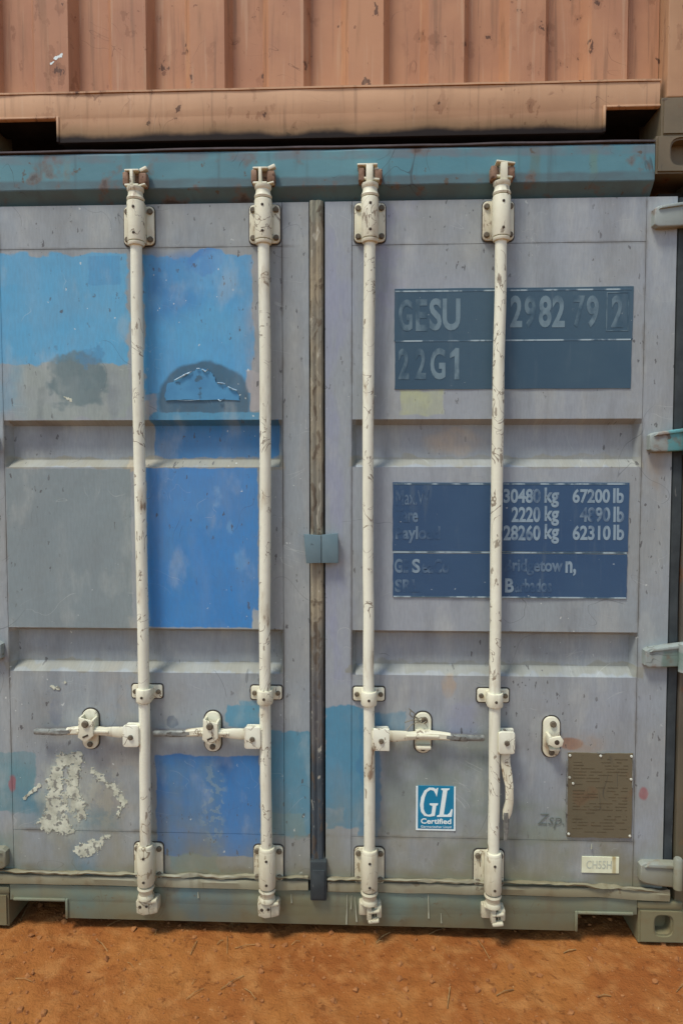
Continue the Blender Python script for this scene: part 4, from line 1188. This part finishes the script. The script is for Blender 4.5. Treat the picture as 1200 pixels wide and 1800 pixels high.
flakes('torn_sticker', (-0.783, 0.575)[0], (-0.618, 0.577)[0], (-0.709, 0.361)[1], (-0.706, 0.576)[1],
       lambda x, z: max(0.010 - seg_d(x, z, (-0.760, 0.548), (-0.665, 0.464)), 0.013 - seg_d(x, z, (-0.697, 0.502), (-0.653, 0.444)), 0.008 - seg_d(x, z, (-0.653, 0.444), (-0.679, 0.389))) + 0.010 * fb(x, z, 55) + 0.007 * fb(x, z, 150) - 0.003, DL, M['flake'], 0.0022, 4)
flakes('torn_sticker', (-0.856, 0.318)[0], (-0.690, 0.322)[0], (-0.770, 0.221)[1], (-0.768, 0.336)[1],
       lambda x, z: max(0.024 - seg_d(x, z, (-0.804, 0.268), (-0.753, 0.285)), 0.010 - seg_d(x, z, (-0.749, 0.293), (-0.710, 0.321))) + 0.012 * fb(x, z, 50) + 0.008 * fb(x, z, 150) - 0.004, DL, M['flake'], 0.0022, 9)
flakes('torn_sticker', (-1.009, 0.502)[0], (-0.921, 0.504)[0], (-0.962, 0.430)[1], (-0.960, 0.503)[1],
       lambda x, z: 0.005 - seg_d(x, z, (-0.993, 0.448), (-0.941, 0.494)) + 0.004 * fb(x, z, 60), DL, M['flake'], 0.0025, 2)
flakes('torn_sticker', (-0.913, 0.864)[0], (-0.817, 0.865)[0], (-0.876, 0.803)[1], (-0.875, 0.865)[1],
       lambda x, z: max(0.008 - seg_d(x, z, (-0.891, 0.833), (-0.870, 0.828)), 0.003 - seg_d(x, z, (-0.846, 0.849), (-0.842, 0.834))) + 0.006 * fb(x, z, 70) - 0.002, DL, M['flake'], 0.002, 6)
flakes('torn_sticker', (-0.856, 1.811)[0], (-0.789, 1.810)[0], (-0.828, 1.770)[1], (-0.827, 1.810)[1],
       lambda x, z: 0.004 - seg_d(x, z, (-0.831, 1.796), (-0.810, 1.786)) + 0.004 * fb(x, z, 80), DL, M['flake'], 0.002, 6)
# lifting blue paint inside the dark half-round patch
dome = [(-0.494, 1.783), (-0.495, 1.809), (-0.485, 1.835), (-0.463, 1.849), (-0.436, 1.862), (-0.406, 1.875), (-0.388, 1.886), (-0.369, 1.885), (-0.354, 1.878), (-0.339, 1.871), (-0.332, 1.856), (-0.327, 1.838), (-0.306, 1.832), (-0.284, 1.823), (-0.262, 1.812), (-0.254, 1.797), (-0.251, 1.782)]
rg = random.Random(12)
rag = []
for p, q in zip(dome, dome[1:] + dome[:1]):
    for t in (0.0, 0.25, 0.5, 0.75):
        j = 0.0 if t == 0 and p[1] < 1.79 else 0.0035
        rag.append((p[0] + (q[0] - p[0]) * t + rg.uniform(-j, j), p[1] + (q[1] - p[1]) * t + rg.uniform(-j, j) * (1.0 if q[1] != p[1] else 0.2)))
dome = rag
put('lifting_paint', MB().plate(dome, -0.0022, 0.001), M['bluefilm'], DL, 'curling flap of blue paint in the half-round dark patch', smooth=0)
cu = MB()
def curl(pts, r0=0.0024):
    cu.tube([(p[0], -0.0055 - 0.001 * (i % 2), p[1] + 0.0012 * (-1) ** i) for i, p in enumerate(pts)], [r0 * (0.5 + 0.7 * math.sin(math.pi * (i + .4) / len(pts))) for i in range(len(pts))], 6)
curl([(-0.463, 1.847), (-0.444, 1.858), (-0.429, 1.864), (-0.418, 1.871), (-0.406, 1.875)])
curl([(-0.391, 1.884), (-0.380, 1.886)], 0.0015)
curl([(-0.373, 1.882), (-0.362, 1.876), (-0.352, 1.882)])
curl([(-0.323, 1.838), (-0.308, 1.839), (-0.299, 1.834)], 0.0018)
curl([(-0.288, 1.825), (-0.273, 1.819), (-0.260, 1.813)], 0.002)
curl([(-0.456, 1.783), (-0.422, 1.783), (-0.381, 1.783)], 0.0004)
curl([(-0.321, 1.784), (-0.314, 1.781), (-0.307, 1.784)], 0.002)
put('paint_curl', cu, M['curl'], DL)['kind'] = 'stuff'

# drips of pale paint on the sill
for (x0, z1), (x1, z0) in (((0.098, 0.143), (0.096, 0.041)), ((0.124, 0.134), (0.130, 0.050)), ((0.367, 0.150), (0.369, 0.068)), ((0.409, 0.084), (0.411, 0.053)), ((0.113, 0.140), (0.111, 0.093)), ((-0.089, 0.139), (-0.088, 0.109)), ((-0.403, 0.139), (-0.402, 0.119)), ((0.898, 0.332), (0.898, 0.316))):
    put('paint_drip', MB().tube([(x0, -0.0055, z1), ((x0 + x1) / 2, -0.006, (z0 + z1) / 2), (x1, -0.006, z0)], [0.0012, 0.0018, 0.0026], 8), M['drip'], box1)

# ------------------------------------------------------------------ upper container
UZ = 2.591
box2 = thing('shipping_container', 'terracotta orange shipping container with corrugated end wall, stacked on top of the grey one', 'container', 'stacked shipping containers')
box2.location = (0, 0, 0)
shell(box2, UZ, UZ + 2.591, M['upper_wall'], 0.02)
# corrugated end wall
PER, X0 = 0.2535, -0.5495
prof = []
k0 = -3
for k in range(k0, 7):
    a = X0 + k * PER
    # a = right shoulder of a ridge; the right-hand slope, valley, left-hand slope and next ridge follow
    prof += [(a, 0.016), (a + 0.020, 0.056), (a + 0.118, 0.056), (a + 0.142, 0.016)]
prof = [(min(max(x, -1.085), 1.085), y) for x, y in prof]
pp = []
for q in prof:
    if not pp or (abs(q[0] - pp[-1][0]) > 1e-6): pp.append(q)
pp += [(1.085, 0.075), (-1.085, 0.075)]
cw = MB().extrude_z(pp, UZ + 0.165, UZ + 2.48)
put('corrugated_end_wall', cw, M['upper_wall'], box2, smooth=20)
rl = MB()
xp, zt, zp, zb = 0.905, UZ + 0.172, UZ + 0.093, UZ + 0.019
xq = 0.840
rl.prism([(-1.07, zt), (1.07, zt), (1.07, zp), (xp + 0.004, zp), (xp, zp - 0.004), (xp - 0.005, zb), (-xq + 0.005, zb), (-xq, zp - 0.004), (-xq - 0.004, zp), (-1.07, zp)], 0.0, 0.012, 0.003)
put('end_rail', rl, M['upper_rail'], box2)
put('rail_flange', MB().extrude_x([(-0.003, zt + 0.006), (-0.003, zt + 0.0005), (0.07, zt + 0.0005), (0.07, zt + 0.006)], -1.07, 1.07, 60, lambda x, i: (noise.noise(Vector((x * 5, 0, 2))) * 0.003, noise.noise(Vector((x * 6, 0, 8))) * 0.0015)), M['upper_rail'], box2)
put('rail_underside', MB().box(-xq + 0.01, xp - 0.01, 0.012, 0.10, zb + 0.002, zb + 0.012), M['dark'], box2)
for s, xe in ((-1, xq), (1, xp)):
    put('fork_pocket_edge', MB().box(*sorted((s * xe, s * 1.07)), -0.004, 0.014, zp + 0.001, zp + 0.008, 0.002), M['upper_rail'], box2)
    put('fork_pocket_edge', MB().box(*sorted((s * (xe - 0.010), s * (xe - 0.002))), -0.004, 0.014, zb + 0.001, zp + 0.008, 0.002), M['upper_rail'], box2)
    put('pocket_liner', MB().box(*sorted((s * (xe - 0.008), s * 1.07)), 0.0145, 0.12, zp + 0.002, zp + 0.012), M['dark'], box2)  # near-black plate, paints the pocket's inside dark
    put('corner_casting', casting(MB(), *sorted((s * 1.071, s * 1.219)), -0.012, 0.16, UZ + 0.002, UZ + 0.118, s * 0.030, 0.0, 0.050, 0.060), M['casting'], box2)
    put('corner_post', MB().box(*sorted((s * 1.087, s * 1.217)), -0.006, 0.13, UZ + 0.12, UZ + 2.46, 0.006), M['upper_rail'], box2)
    put('corner_casting', casting(MB(), *sorted((s * 1.054, s * 1.219)), -0.012, 0.16, UZ + 2.47, UZ + 2.588, 0.0, 0.0, 0.050, 0.060), M['casting'], box2)
put('top_rail', MB().box(-1.053, 1.053, 0.0, 0.06, UZ + 2.475, UZ + 2.57, 0.004), M['upper_rail'], box2)
film('paint_chip', (0, 0, 0.01, 0.01), M['white'], box2) if False else None
ch = flakes('paint_chip', (-0.889, 2.907)[0], (-0.811, 2.905)[0], (-0.853, 2.851)[1], (-0.852, 2.908)[1], lambda x, z: max(0.008 - seg_d(x, z, (-0.841, 2.887), (-0.830, 2.892)), 0.004 - seg_d(x, z, (-0.860, 2.866), (-0.853, 2.873))) + 0.006 * fb(x, z, 70) - 0.001, box2, M['white'], 0.002, 3, y=0.0135)
for v in ch.data.vertices:
    if v.co.y > -0.001: v.co.y = 0.0155
